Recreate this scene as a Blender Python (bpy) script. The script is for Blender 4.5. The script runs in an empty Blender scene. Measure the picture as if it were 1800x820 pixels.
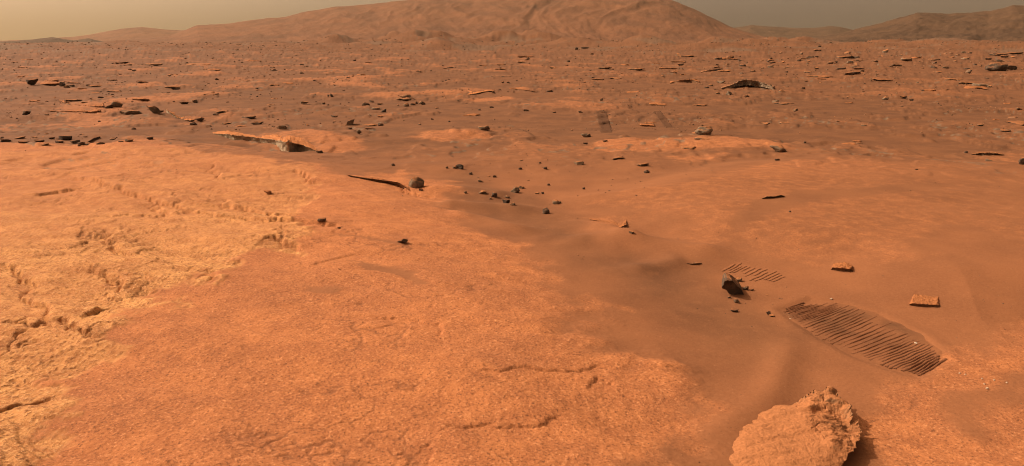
import bpy, bmesh, math, random
import numpy as np

# ----------------------------------------------------------------- camera, sky, sun, exposure
scene = bpy.context.scene
col = scene.collection
F = 1173.0                      # focal length in photo pixels (1800 wide)
CZ = 2.0                        # mast height of the camera
HORIZON = 78.0
P = math.atan((410.0 - HORIZON) / F)
cam_d = bpy.data.cameras.new('camera')
cam_d.sensor_width = 36.0
cam_d.lens = 36.0 * F / 1800.0
cam_d.clip_start = 0.05
cam_d.clip_end = 20000
cam = bpy.data.objects.new('camera', cam_d)
cam.location = (0, 0, CZ)
cam.rotation_euler = (math.pi / 2 - P, 0, 0)
col.objects.link(cam)
scene.camera = cam

SUN_EL, SUN_AZ = math.radians(42), math.radians(-73)     # azimuth measured from +Y towards +X
sdir = (math.cos(SUN_EL) * math.sin(SUN_AZ), math.cos(SUN_EL) * math.cos(SUN_AZ), math.sin(SUN_EL))

world = bpy.data.worlds.new('World')
scene.world = world
world.use_nodes = True
wn, wl = world.node_tree.nodes, world.node_tree.links
wn.clear()
w_out = wn.new('ShaderNodeOutputWorld')
w_bg = wn.new('ShaderNodeBackground')
w_sky = wn.new('ShaderNodeTexSky')
w_sky.sky_type = 'NISHITA'
w_sky.sun_disc = False
w_sky.sun_elevation = SUN_EL
w_sky.sun_rotation = SUN_AZ % (2 * math.pi)
w_sky.dust_density = 8.0
w_sky.air_density = 1.0
w_sky.ozone_density = 1.0
w_bw = wn.new('ShaderNodeRGBToBW')
wl.new(w_sky.outputs[0], w_bw.inputs[0])
w_base = wn.new('ShaderNodeMix'); w_base.data_type = 'RGBA'; w_base.blend_type = 'MULTIPLY'
w_base.inputs[0].default_value = 1.0
wl.new(w_bw.outputs[0], w_base.inputs[6])
w_base.inputs[7].default_value = (1.36, 1.10, 0.88, 1)      # butterscotch dust colour of the air
# forward scattering of the suspended dust around the sun
w_tc = wn.new('ShaderNodeTexCoord')
w_dot = wn.new('ShaderNodeVectorMath'); w_dot.operation = 'DOT_PRODUCT'
wl.new(w_tc.outputs['Generated'], w_dot.inputs[0])
w_dot.inputs[1].default_value = sdir
w_max = wn.new('ShaderNodeMath'); w_max.operation = 'MAXIMUM'; w_max.inputs[1].default_value = 0.0
wl.new(w_dot.outputs['Value'], w_max.inputs[0])
w_pow = wn.new('ShaderNodeMath'); w_pow.operation = 'POWER'; w_pow.inputs[1].default_value = 2.0
wl.new(w_max.outputs[0], w_pow.inputs[0])
w_gl = wn.new('ShaderNodeMix'); w_gl.data_type = 'RGBA'; w_gl.blend_type = 'MULTIPLY'
w_gl.inputs[0].default_value = 1.0
wl.new(w_pow.outputs[0], w_gl.inputs[6])
w_gl.inputs[7].default_value = (6.3, 3.5, 1.05, 1)
w_add = wn.new('ShaderNodeMix'); w_add.data_type = 'RGBA'; w_add.blend_type = 'ADD'
w_add.inputs[0].default_value = 1.0
wl.new(w_base.outputs[2], w_add.inputs[6])
wl.new(w_gl.outputs[2], w_add.inputs[7])
# dusty air is brightest low down, all round the horizon
w_sep = wn.new('ShaderNodeSeparateXYZ'); wl.new(w_tc.outputs['Generated'], w_sep.inputs[0])
w_abs = wn.new('ShaderNodeMath'); w_abs.operation = 'ABSOLUTE'; wl.new(w_sep.outputs['Z'], w_abs.inputs[0])
w_inv = wn.new('ShaderNodeMath'); w_inv.operation = 'SUBTRACT'; w_inv.inputs[0].default_value = 1.0; wl.new(w_abs.outputs[0], w_inv.inputs[1])
w_hp = wn.new('ShaderNodeMath'); w_hp.operation = 'POWER'; w_hp.inputs[1].default_value = 6.0; wl.new(w_inv.outputs[0], w_hp.inputs[0])
w_hc = wn.new('ShaderNodeMix'); w_hc.data_type = 'RGBA'; w_hc.blend_type = 'MULTIPLY'; w_hc.inputs[0].default_value = 1.0
wl.new(w_hp.outputs[0], w_hc.inputs[6]); w_hc.inputs[7].default_value = (1.15, 0.90, 0.62, 1)
w_ad2 = wn.new('ShaderNodeMix'); w_ad2.data_type = 'RGBA'; w_ad2.blend_type = 'ADD'; w_ad2.inputs[0].default_value = 1.0
wl.new(w_add.outputs[2], w_ad2.inputs[6]); wl.new(w_hc.outputs[2], w_ad2.inputs[7])
wl.new(w_ad2.outputs[2], w_bg.inputs[0])
w_bg.inputs[1].default_value = 0.1
wl.new(w_bg.outputs[0], w_out.inputs[0])

sun_d = bpy.data.lights.new('sun', 'SUN')
sun_d.energy = 4.0
sun_d.angle = math.radians(0.6)
sun_d.color = (1.0, 0.86, 0.66)
sun = bpy.data.objects.new('sun', sun_d)
from mathutils import Vector
sun.rotation_euler = (-Vector(sdir)).to_track_quat('-Z', 'Y').to_euler()
sun.location = (-30, 5, 40)
col.objects.link(sun)

scene.view_settings.view_transform = 'Standard'
scene.view_settings.look = 'None'
scene.view_settings.gamma = 1.0
scene.view_settings.exposure = 0.10
scene.view_settings.use_curve_mapping = False
scene.render.engine = 'CYCLES'
scene.cycles.max_bounces = 4
scene.cycles.diffuse_bounces = 2
scene.cycles.volume_bounces = 0
scene.cycles.use_denoising = True
scene.cycles.filter_width = 1.1

# ----------------------------------------------------------------- noise
_rng = np.random.default_rng(7)
_perm = _rng.permutation(256).astype(np.int64)
_perm = np.concatenate([_perm, _perm, _perm])
_ang = _rng.random(256) * 2 * np.pi
_gx, _gy = np.cos(_ang).astype(np.float32), np.sin(_ang).astype(np.float32)
_g3 = _rng.normal(size=(256, 3)); _g3 /= np.linalg.norm(_g3, axis=1)[:, None]


def pn(x, y, seed=0):
    """2D gradient noise, about -0.7..0.7"""
    x = np.asarray(x, dtype=np.float64) + seed * 17.31
    y = np.asarray(y, dtype=np.float64) + seed * 7.77
    xi = np.floor(x); yi = np.floor(y)
    fx = (x - xi).astype(np.float32); fy = (y - yi).astype(np.float32)
    X = xi.astype(np.int64) & 255; Y = yi.astype(np.int64) & 255
    u = fx * fx * fx * (fx * (fx * 6 - 15) + 10); v = fy * fy * fy * (fy * (fy * 6 - 15) + 10)
    a = _perm[X] + Y; b = _perm[X + 1] + Y
    aa, ab, ba, bb = _perm[a], _perm[a + 1], _perm[b], _perm[b + 1]
    n00 = _gx[aa] * fx + _gy[aa] * fy
    n10 = _gx[ba] * (fx - 1) + _gy[ba] * fy
    n01 = _gx[ab] * fx + _gy[ab] * (fy - 1)
    n11 = _gx[bb] * (fx - 1) + _gy[bb] * (fy - 1)
    x0 = n00 + u * (n10 - n00); x1 = n01 + u * (n11 - n01)
    return (x0 + v * (x1 - x0)) * 1.4


def fbm(x, y, seed=0, octv=4, gain=0.5):
    s = 0.0; a = 1.0
    for k in range(octv):
        s = s + a * pn(x * 2.03 ** k, y * 2.03 ** k, seed + k * 3)
        a *= gain
    return s


def pn3(p, seed=0):
    p = p + seed * 11.3
    i = np.floor(p); f = p - i
    I = i.astype(np.int64) & 255
    w = f * f * f * (f * (f * 6 - 15) + 10)
    out = 0
    for dx in (0, 1):
        for dy in (0, 1):
            for dz in (0, 1):
                h = _perm[_perm[_perm[I[:, 0] + dx] + I[:, 1] + dy] + I[:, 2] + dz] & 255
                g = _g3[h]
                d = (g * (f - np.array([dx, dy, dz]))).sum(1)
                ww = (w[:, 0] if dx else 1 - w[:, 0]) * (w[:, 1] if dy else 1 - w[:, 1]) * (w[:, 2] if dz else 1 - w[:, 2])
                out = out + ww * d
    return out * 1.4


def fbm3(p, seed=0, octv=3, gain=0.5):
    s = 0; a = 1.0
    for k in range(octv):
        s = s + a * pn3(p * 2.0 ** k, seed + k)
        a *= gain
    return s


def voro(x, y, seed=0):
    """distance to the nearest cell border and a random value for the cell"""
    xi = np.floor(x).astype(np.int64); yi = np.floor(y).astype(np.int64)
    f1 = np.full(x.shape, 9.0); f2 = np.full(x.shape, 9.0); cid = np.zeros(x.shape, np.int64)
    for i in (-1, 0, 1):
        for j in (-1, 0, 1):
            h = _perm[(_perm[(xi + i + seed * 31) & 255] + yi + j) & 255]
            h2 = _perm[h + 57]
            d = np.hypot(xi + i + 0.1 + 0.8 * h / 255.0 - x, yi + j + 0.1 + 0.8 * h2 / 255.0 - y)
            m = d < f1
            f2 = np.where(m, f1, np.minimum(f2, d)); cid = np.where(m, h, cid); f1 = np.where(m, d, f1)
    return f2 - f1, cid / 255.0


def sstep(a, b, x):
    t = np.clip((x - a) / (b - a), 0, 1)
    return t * t * (3 - 2 * t)


# ----------------------------------------------------------------- pixel <-> world helpers (for laying the place out)
cP, sP = math.cos(P), math.sin(P)


def ray(px, py):
    u = (np.asarray(px, float) - 900) / F; v = (410 - np.asarray(py, float)) / F
    return u, cP + v * sP, -sP + v * cP


def flat(px, py, z=0.0):
    dx, dy, dz = ray(px, py)
    t = (z - CZ) / dz
    return dx * t, dy * t


def cast(px, py, hf):
    """first hit of the pixel's ray on height function hf"""
    px = np.atleast_1d(np.asarray(px, float)); py = np.atleast_1d(np.asarray(py, float))
    dx, dy, dz = ray(px, py)
    t = np.geomspace(1.5, 900, 1400)
    X = dx[:, None] * t; Y = dy[:, None] * t; Z = CZ + dz[:, None] * t
    below = Z < hf(X.ravel(), Y.ravel()).reshape(X.shape)
    k = np.where(below.any(1), below.argmax(1), len(t) - 1)
    k = np.maximum(k, 1)
    lo, hi = t[k - 1], t[k]
    for _ in range(12):
        m = (lo + hi) / 2
        b = CZ + dz * m < hf(dx * m, dy * m)
        hi = np.where(b, m, hi); lo = np.where(b, lo, m)
    return dx * hi, dy * hi, CZ + dz * hi


def to_px(x, y, z):
    f = y * cP - (z - CZ) * sP; up = y * sP + (z - CZ) * cP
    return 900 + F * x / f, 410 - F * up / f


def sdf(x, y, poly):
    """signed distance to a polygon in world metres, negative inside"""
    n = len(poly)
    d = np.full(np.shape(x), 1e9); inside = np.zeros(np.shape(x), bool)
    for i in range(n):
        ax, ay = poly[i]; bx, by = poly[(i + 1) % n]
        ex, ey = bx - ax, by - ay
        wx, wy = x - ax, y - ay
        t = np.clip((wx * ex + wy * ey) / (ex * ex + ey * ey + 1e-12), 0, 1)
        d = np.minimum(d, (wx - t * ex) ** 2 + (wy - t * ey) ** 2)
        c = (ay > y) != (by > y)
        inside ^= c & (x < (bx - ax) * (y - ay) / (by - ay + 1e-12) + ax)
    d = np.sqrt(d)
    return np.where(inside, -d, d)


def pdist(x, y, line):
    """distance to a polyline and the running parameter 0..1"""
    d = np.full(np.shape(x), 1e9); tt = np.zeros(np.shape(x)); side = np.zeros(np.shape(x))
    n = len(line) - 1
    for i in range(n):
        ax, ay = line[i]; bx, by = line[i + 1]
        ex, ey = bx - ax, by - ay
        wx, wy = x - ax, y - ay
        t = np.clip((wx * ex + wy * ey) / (ex * ex + ey * ey + 1e-12), 0, 1)
        q = (wx - t * ex) ** 2 + (wy - t * ey) ** 2
        m = q < d
        d = np.where(m, q, d); tt = np.where(m, (i + t) / n, tt)
        side = np.where(m, ex * wy - ey * wx, side)
    return np.sqrt(d), tt, np.sign(side)


def wpoly(pts):
    a = np.array(pts, float)
    x, y = flat(a[:, 0], a[:, 1])
    return list(zip(x, y))


# ----------------------------------------------------------------- the lie of the land: broad swells
PLATEAU = wpoly([(-900, 250), (-200, 238), (120, 240), (300, 244), (430, 262), (560, 284), (650, 300), (735, 326), (790, 372), (880, 430), (960, 480), (1040, 545),
                 (1110, 620), (1190, 700), (1240, 800), (1270, 1000), (1200, 1900), (-2500, 1900), (-2200, 500)])
DOME = wpoly([(1010, 350), (1150, 322), (1300, 292), (1450, 272), (1620, 286), (1800, 300), (2200, 320), (2300, 520), (1900, 560), (1700, 560), (1560, 520), (1440, 470), (1330, 455), (1240, 425), (1120, 385)])
HUMP_LINES = [  # crest polyline (px), half width in m, height in m
    ([(500, 240), (575, 244), (650, 262)], 1.0, 0.09),
    ([(720, 236), (785, 235), (850, 238)], 1.1, 0.08),
    ([(1015, 250), (1120, 245), (1250, 250), (1380, 246)], 1.8, 0.08),
    ([(690, 292), (760, 296), (860, 300)], 0.5, 0.06),
    ([(775, 362), (860, 368), (960, 373)], 0.20, 0.075),
    ([(790, 386), (860, 396), (950, 420)], 0.18, 0.055),
    ([(745, 338), (830, 345), (900, 352)], 0.22, 0.07),
    ([(1000, 385), (1080, 425), (1200, 448), (1330, 470)], 0.30, 0.10),
    ([(960, 430), (1050, 432), (1130, 424)], 0.20, 0.06),
    ([(1060, 480), (1130, 470), (1200, 462)], 0.18, 0.05),
    ([(1440, 585), (1400, 640), (1350, 690), (1290, 740), (1255, 800)], 0.13, 0.032),
    ([(100, 232), (200, 228), (330, 223), (430, 232)], 0.9, 0.10),
    ([(385, 247), (425, 256), (480, 265), (535, 269)], 0.5, -0.17),
    ([(235, 222), (262, 204), (280, 198)], 0.7, 0.14),
]
HUMPS = [([tuple(map(float, q)) for q in wpoly(l)], w, h) for l, w, h in HUMP_LINES]
HOLLOW = wpoly([(90, 214), (330, 212)])
TRK_N = [(1371, 545), (1386, 558), (1403, 571), (1445, 598), (1503, 627), (1560, 648), (1616, 664)]
TRK_F = [(1425, 525), (1466, 532), (1490, 537), (1545, 552), (1612, 586), (1645, 610), (1664, 632)]
FAR_HUMPS = [  # px, distance m, half-width px, top py
    (770, 260, 55, 66), (1130, 300, 40, 60), (400, 200, 90, 82), (360, 330, 60, 76), (580, 380, 60, 61), (730, 420, 70, 50), (900, 480, 120, 53),
    (1310, 320, 90, 62), (1250, 240, 60, 68), (1500, 260, 45, 71), (1480, 170, 80, 80), (1650, 300, 90, 74), (1740, 260, 120, 78), (1560, 360, 50, 72), (1010, 330, 60, 62), (60, 300, 80, 84),
    (220, 420, 70, 74), (1380, 520, 70, 62), (660, 300, 60, 68), (480, 300, 60, 70),
]


def h0(x, y):
    r = np.hypot(x, y)
    z = np.zeros_like(r)
    wx = 0.25 * pn(x * 0.7, y * 0.7, 90); wy = 0.25 * pn(x * 0.7, y * 0.7, 91)
    near = r < 30
    if near.any():
        xn, yn = (x + wx)[near], (y + wy)[near]
        d = sdf(xn, yn, PLATEAU)
        z[near] += 0.20 * sstep(1.0, -1.3, d)
        d = sdf(xn, yn, DOME)
        z[near] += 0.17 * sstep(0.6, -1.0, d)
        for line, w, h in HUMPS:
            d, t, s = pdist(xn, yn, line)
            ends = sstep(0, 0.25, t) * sstep(1, 0.75, t) * 0.8 + 0.2
            z[near] += h * np.exp(-(d / w) ** 2) * ends
        d, t, s = pdist(xn, yn, HOLLOW)
        z[near] -= 0.16 * np.exp(-(d / 2.2) ** 2)
    amp = np.clip(0.012 + 0.0024 * np.maximum(r - 8, 0), 0, 0.30)
    z += amp * fbm(x * 0.16, y * 0.16, 3, 3)
    far = sstep(60, 260, r)
    z += far * (1.6 * fbm(x * 0.011, y * 0.011, 21, 3) + 0.5 * pn(x * 0.06, y * 0.06, 25) + 0.004 * (r - 60) * (r < 700))
    return z


def h_far(x, y):
    """rubbly hummocks in front of the hills"""
    z = np.zeros_like(x)
    m = np.hypot(x, y) > 60
    if m.any():
        xm, ym = x[m], y[m]
        zz = np.zeros_like(xm)
        for px, D, wpx, top in FAR_HUMPS:
            cx = (px - 900) / F * D * cP; w = wpx / F * D
            h = (HORIZON - top) / F * D + CZ
            g = np.exp(-((xm - cx) / w) ** 2 - ((ym - D) / (w * 0.8 + 12)) ** 2)
            zz = zz + max(h - 1.0, 0.5) * g * (0.66 + 0.42 * pn(xm * 0.07, ym * 0.05, 33) + 0.09 * pn(xm * 0.25, ym * 0.2, 34))
        z[m] = zz
    return z


def base_h(x, y):
    return h0(x, y) + h_far(x, y)


def mpoly(pts):
    a = np.array(pts, float)
    x, y, z = cast(a[:, 0], a[:, 1], base_h)
    return list(zip(x, y))


# surface kinds, outlined where the photograph shows them and then carried on the ground
ROUGH_LOWSUN = mpoly([(-300, 262), (0, 262), (150, 262), (330, 264), (470, 276), (552, 292), (548, 340), (520, 385), (548, 436), (470, 440), (400, 452), (378, 498), (340, 508), (300, 512), (304, 548), (262, 538),
               (236, 530), (185, 600), (160, 668), (92, 676), (60, 760), (20, 830), (-60, 980), (-700, 1100), (-900, 500)])  # rough crust; its outline is that of a patch lit by lower sun
FORE = mpoly([(-600, 246), (0, 250), (250, 250), (380, 268), (560, 292), (610, 305), (700, 300), (740, 315), (800, 320), (765, 345), (785, 352), (770, 372), (860, 400), (905, 440), (950, 470), (1010, 505), (1052, 545), (1020, 570), (1060, 610),
              (1100, 640), (1170, 648), (1150, 690), (1180, 760), (1200, 830), (1180, 1000), (-900, 1100), (-900, 500)])
DOMEROCK = mpoly([(1020, 355), (1110, 335), (1200, 318), (1300, 292), (1450, 275), (1640, 285), (1850, 292), (1900, 420), (1790, 430), (1700, 400), (1640, 420), (1690, 450), (1600, 470), (1500, 452), (1420, 470), (1330, 455), (1280, 430), (1240, 435), (1180, 400), (1100, 385)])
FLOORSAND = mpoly([(1280, 395), (1310, 372), (1350, 350), (1440, 335), (1560, 328), (1640, 320), (1640, 332), (1500, 345), (1400, 357), (1350, 372), (1320, 400), (1300, 408)])
RIGHTROCK = mpoly([(1672, 640), (1720, 620), (1790, 590), (1900, 575), (1900, 900), (1760, 870), (1540, 900), (1545, 760), (1570, 690), (1620, 672)])
RIGHTSAND = mpoly([(1660, 700), (1720, 690), (1750, 660), (1900, 640), (1900, 700), (1760, 716), (1730, 760), (1690, 760)])
PATCHES = [mpoly([(500, 236), (560, 231), (640, 243), (655, 262), (630, 270), (560, 268), (540, 255)]),
           mpoly([(715, 240), (735, 231), (850, 232), (862, 243), (840, 246), (760, 246)]),
           mpoly([(1005, 262), (1060, 246), (1200, 240), (1330, 244), (1390, 250), (1370, 262), (1200, 266), (1080, 270)]),
           mpoly([(820, 175), (880, 168), (905, 170), (890, 176), (830, 180)]),
           mpoly([(1040, 386), (1070, 378), (1102, 394), (1090, 402), (1060, 398)]),
           mpoly([(960, 512), (985, 512), (1045, 545), (1040, 556), (1000, 548)]),
           mpoly([(1520, 128), (1580, 122), (1700, 128), (1740, 142), (1620, 140)]),
           mpoly([(1180, 280), (1290, 262), (1300, 275), (1210, 292)]),
           mpoly([(745, 318), (790, 322), (800, 330), (770, 334), (740, 328)])]
SANDY = [mpoly([(600, 455), (690, 468), (690, 482), (640, 480)]), mpoly([(520, 498), (610, 505), (600, 514), (530, 508)]), mpoly([(690, 472), (735, 478), (730, 486), (700, 484)]),
         mpoly([(670, 470), (725, 475), (760, 500), (735, 500), (700, 484)]), mpoly([(590, 412), (700, 424), (700, 430), (600, 420)]), mpoly([(400, 246), (500, 264), (560, 272), (700, 296), (690, 306), (560, 285), (430, 262)])]
TROUGH = mpoly([(770, 300), (860, 296), (900, 330), (960, 360), (1010, 385), (1100, 420), (1200, 450), (1260, 462), (1270, 500), (1380, 560), (1440, 590), (1400, 660), (1250, 620), (1120, 540), (1040, 480), (960, 430), (880, 390), (800, 372), (790, 340)])
CRACKS = [mpoly(l) for l in [
    [(610, 308), (650, 316), (690, 321), (716, 334), (760, 350)],
    [(100, 310), (170, 322), (330, 372), (470, 392), (560, 396), (600, 400)],
    [(205, 408), (182, 424), (200, 432), (225, 450)],
    [(170, 462), (166, 482), (200, 498), (205, 512)],
    [(270, 355), (262, 362), (300, 378)],
    [(395, 345), (398, 360), (440, 362), (480, 378), (540, 382)],
    [(380, 468), (382, 488), (366, 500)],
    [(470, 420), (490, 418), (548, 436)],
    [(0, 460), (30, 480), (60, 520), (80, 590)],
    [(140, 560), (175, 550), (196, 530)],
    [(100, 560), (120, 578), (150, 600)],
    [(510, 300), (545, 312), (552, 320)],
    [(370, 290), (382, 305), (376, 320)],
    [(50, 345), (100, 335), (140, 330)],
    [(540, 470), (590, 452), (640, 448)],
    [(830, 660), (920, 650), (1000, 655), (1060, 640)],
    [(745, 770), (770, 800), (790, 840)],
    [(770, 745), (850, 742), (940, 735), (1010, 738)],
    [(1030, 688), (1050, 660), (1090, 668)],
    [(640, 545), (720, 560), (800, 600)],
]]


def terrain(x, y, masks=False):
    x = np.asarray(x, float); y = np.asarray(y, float)
    r = np.hypot(x, y)
    z = base_h(x, y)
    n = x.shape
    rock = np.zeros(n); rough = np.zeros(n); dark = np.zeros(n)
    near = (r < 34) & (y > -2)
    cr_all = np.zeros(n); tro = np.zeros(n)
    # midfield bedrock: low plates with little steps between drifts of sand
    e = 0.8 * fbm(x * 0.24, y * 0.17, 41, 5, 0.62) + 0.16 * pn(x * 2.1, y * 1.7, 47)
    mid = sstep(0.06, 0.24, e) * (0.55 + 0.45 * sstep(0.1, 0.6, e))
    wmid = sstep(9, 15, r)
    if near.any():
        xn, yn = x[near], y[near]
        jx = 0.10 * pn(xn * 1.9, yn * 1.9, 60) + 0.05 * pn(xn * 6, yn * 6, 61) + 0.02 * pn(xn * 19, yn * 19, 64)
        jy = 0.10 * pn(xn * 1.9, yn * 1.9, 62) + 0.05 * pn(xn * 6, yn * 6, 63) + 0.02 * pn(xn * 19, yn * 19, 65)
        xj, yj = xn + jx, yn + jy
        soft = 0.25 * pn(xn * 1.1, yn * 1.1, 66) + 0.12 * pn(xn * 5, yn * 5, 67)
        rf = sstep(0.30, -0.38, sdf(xn + 2 * jx, yn + 2 * jy, FORE) + 1.3 * soft)
        rd = sstep(0.30, -0.35, sdf(xj, yj, DOMEROCK) + 1.2 * soft)
        rd = rd * (1 - 0.85 * sstep(0.12, -0.10, sdf(xj, yj, FLOORSAND) + 0.3 * soft))
        rr = sstep(0.25, -0.25, sdf(xj, yj, RIGHTROCK) + 0.8 * soft)
        rr = rr * (1 - 0.7 * sstep(0.1, -0.1, sdf(xj, yj, RIGHTSAND) + 0.3 * soft))
        rk = np.maximum(np.maximum(rf, (0.20 + 0.20 * sstep(7.0, 3.5, xn) + 0.10 * sstep(8.8, 10.5, yn)) * rd), 0.80 * rr)
        for p in PATCHES:
            rk = np.maximum(rk, 0.62 * sstep(0.30, -0.30, sdf(xj, yj, p) + 0.9 * soft))
        for p in SANDY:
            rk = rk * (1 - 0.75 * sstep(0.05, -0.06, sdf(xj, yj, p) + 0.15 * soft))
        ru = sstep(0.07, -0.07, sdf(xn + 2.6 * jx, yn + 2.6 * jy, ROUGH_LOWSUN)) * (0.22 + 0.78 * sstep(11.5, 5.0, np.hypot(xn, yn))) * (0.75 + 0.25 * sstep(-0.2, 0.3, pn(xn * 0.8, yn * 0.8, 208)))
        rock_n = np.maximum(rk, 0)
        far_mid = (mid * wmid)[near]; shade_n = 1 - 0.35 * sstep(-4, 10, xn)
        rock[near] = np.maximum(rock_n, 0.56 * far_mid * shade_n)
        rough[near] = ru
        zz = np.zeros(xn.shape)
        # layered, broken bedrock
        a = (xn * 0.35 + yn * 0.94); b = (xn * 0.94 - yn * 0.35)
        lay = fbm(b * 0.38, a * 1.05, 70, 4, 0.55)
        st = lay * 5.0; fr = st - np.floor(st)
        terr = (np.floor(st) + sstep(0.86, 1.0, fr)) / 5.0
        zz += rock_n * ((0.010 + 0.050 * ru) * terr + 0.03 * lay)
        # joints: polygonal plates, the small ones on the broken crust
        w1 = 0.5 * pn(xn * 1.6, yn * 1.6, 200) + 0.16 * pn(xn * 6, yn * 6, 201) + 0.06 * pn(xn * 17, yn * 17, 206)
        w2 = 0.5 * pn(xn * 1.6, yn * 1.6, 202) + 0.16 * pn(xn * 6, yn * 6, 203) + 0.06 * pn(xn * 17, yn * 17, 207)
        b1, c1 = voro(b * 0.62 + w1, a * 1.15 + w2, 1)
        b2, c2 = voro(b * 1.9 + 1.3 * w1, a * 2.9 + 1.3 * w2, 2)
        keep1 = sstep(-0.15, 0.25, pn(xn * 0.9, yn * 0.9, 204)); keep2 = sstep(-0.05, 0.3, pn(xn * 0.7, yn * 0.7, 205))
        crk1 = sstep(0.045, 0.0, b1) * keep1; crk2 = sstep(0.07, 0.0, b2) * keep2
        zz += rock_n * (0.008 + 0.016 * ru) * (c1 - 0.5) * sstep(0.0, 0.10, b1) * keep1
        zz += rock_n * (0.002 + 0.016 * ru) * (c2 - 0.5) * sstep(0.0, 0.12, b2) * keep2
        zz -= rock_n * ((0.006 + 0.018 * ru) * crk1 + (0.002 + 0.011 * ru) * crk2)
        crack_n = rock_n * np.maximum(0.7 * crk1, (0.25 + 0.5 * ru) * crk2)
        # pitted crust
        pit = pn(xn * 9, yn * 9, 72); pit2 = pn(xn * 21, yn * 21, 73); pit3 = pn(xn * 43, yn * 43, 74)
        knob = np.abs(pn(xn * 14, yn * 14, 76))
        patch = sstep(-0.45, 0.35, fbm(xn * 0.8, yn * 0.8, 79, 2))
        rn = np.hypot(xn, yn)
        fine = sstep(14, 6, rn)
        zz += ru * (0.25 + 0.75 * patch) * (0.003 * pit + 0.005 * knob + 0.0068 * pit2 + 0.0070 * pit3 * fine)
        zz += (rock_n * (1 - ru)) * (0.0022 * pit + 0.0022 * pit2 + 0.0020 * pit3 * fine)
        zz += (1 - rock_n) * 0.0012 * pit3 * fine + (1 - rock_n) * 0.006 * pn(xn * 3, yn * 3, 77)
        # cracks and small scarps
        for i, line in enumerate(CRACKS):
            d, t, s = pdist(xn + 1.1 * jx, yn + 1.1 * jy, line)
            e_ = sstep(0, 0.12, t) * sstep(1, 0.88, t)
            depth = 0.030 if i < 14 else 0.006
            zz -= depth * e_ * np.exp(-(d / (0.022 if i < 14 else 0.018)) ** 2) * (0.6 + 0.8 * np.clip(pn(xn * 5, yn * 5, 80 + i) + 0.4, 0, 1))
            zz += 0.016 * e_ * s * np.exp(-(d / 0.22) ** 2) * (1.0 if i < 14 else 0.3)
        # sand scour in the wheel track
        tn = wheel_poly
        d = sdf(xn, yn, tn)
        zz -= 0.012 * sstep(0.05, -0.03, d) - 0.004 * np.exp(-((d - 0.07) / 0.05) ** 2)
        z[near] += zz
        cr_all = np.zeros(n); cr_all[near] = crack_n
        tro = np.zeros(n); tro[near] = sstep(0.35, -0.55, sdf(xj, yj, TROUGH) + 0.9 * soft) * (1 - rock_n)
        tro[near] = np.maximum(tro[near], 0.42 * sstep(0.3, -0.8, sdf(xj, yj, DOMEROCK) + soft))
    fm = ~near
    rock[fm] = (0.56 * mid * wmid * (1 - 0.35 * sstep(-0.2, 0.4, x / np.maximum(r, 1))))[fm]
    # stepped edges of the midfield plates
    stp = sstep(0.02, 0.10, e) + 0.6 * sstep(0.30, 0.36, e) + 0.5 * sstep(0.52, 0.58, e)
    hgt = 0.042 + 0.0006 * np.clip(r - 12, 0, 90)
    z += wmid * hgt * (stp - 0.5) * sstep(1500, 300, r)
    z += wmid * np.clip(0.008 + 0.0007 * (r - 12), 0, 0.08) * fbm(x * 1.3, y * 0.9, 50, 2) * sstep(700, 200, r)
    if not masks:
        return z
    # bare grey-brown rock along the plate edges
    ed = np.exp(-((e - 0.05) / 0.025) ** 2) + np.exp(-((e - 0.33) / 0.03) ** 2)
    dark = wmid * ed * sstep(-0.1, 0.3, fbm(x * 0.5, y * 0.4, 55, 2))
    far = sstep(70, 200, r)
    dark = np.maximum(dark, far * 0.55 * sstep(0.0, 0.5, fbm(x * 0.05, y * 0.02, 58, 3)))
    rock = rock * (1 - 0.35 * far)
    dark = np.maximum(dark, 0)
    plain = sstep(8.5, 16, r) * (0.8 + 0.2 * pn(x * 0.1, y * 0.1, 59))
    return z, rock, rough, dark, np.clip(np.maximum(plain, 0.64 * tro), 0, 1), cr_all


wheel_poly = mpoly(TRK_N + TRK_F[::-1])

# ----------------------------------------------------------------- mesh helpers


def fast_mesh(name, verts, quads=None, tris=None, smooth=True):
    me = bpy.data.meshes.new(name)
    verts = np.ascontiguousarray(verts, np.float32)
    me.vertices.add(len(verts)); me.vertices.foreach_set('co', verts.ravel())
    loops = []; starts = []; off = 0
    for f, k in ((quads, 4), (tris, 3)):
        if f is not None and len(f):
            f = np.asarray(f, np.int32)
            loops.append(f.ravel()); starts.append(off + np.arange(len(f), dtype=np.int32) * k); off += f.size
    L = np.concatenate(loops); S = np.concatenate(starts)
    me.loops.add(len(L)); me.loops.foreach_set('vertex_index', L)
    me.polygons.add(len(S)); me.polygons.foreach_set('loop_start', S)
    me.update(calc_edges=True)
    me.polygons.foreach_set('use_smooth', np.full(len(S), smooth, bool))
    me.validate()
    return me


def grid_quads(nr, nc, wrap=False):
    i = np.arange(nr - 1)[:, None]; j = np.arange(nc if wrap else nc - 1)[None, :]
    j2 = (j + 1) % nc
    return np.stack([i * nc + j, i * nc + j2, (i + 1) * nc + j2, (i + 1) * nc + j], -1).reshape(-1, 4)


def put(name, me, mat, label=None, cat=None, group=None, kind=None, parent=None, loc=None):
    o = bpy.data.objects.new(name, me)
    if me is not None and mat is not None and not me.materials:
        me.materials.append(mat)
    col.objects.link(o)
    if label: o['label'] = label
    if cat: o['category'] = cat
    if group: o['group'] = group
    if kind: o['kind'] = kind
    elif cat: o['kind'] = 'thing'
    if parent is not None: o.parent = parent
    if loc is not None: o.location = loc
    return o


def attr(me, name, arr):
    a = me.attributes.new(name, 'FLOAT', 'POINT')
    a.data.foreach_set('value', np.ascontiguousarray(arr, np.float32))


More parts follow.
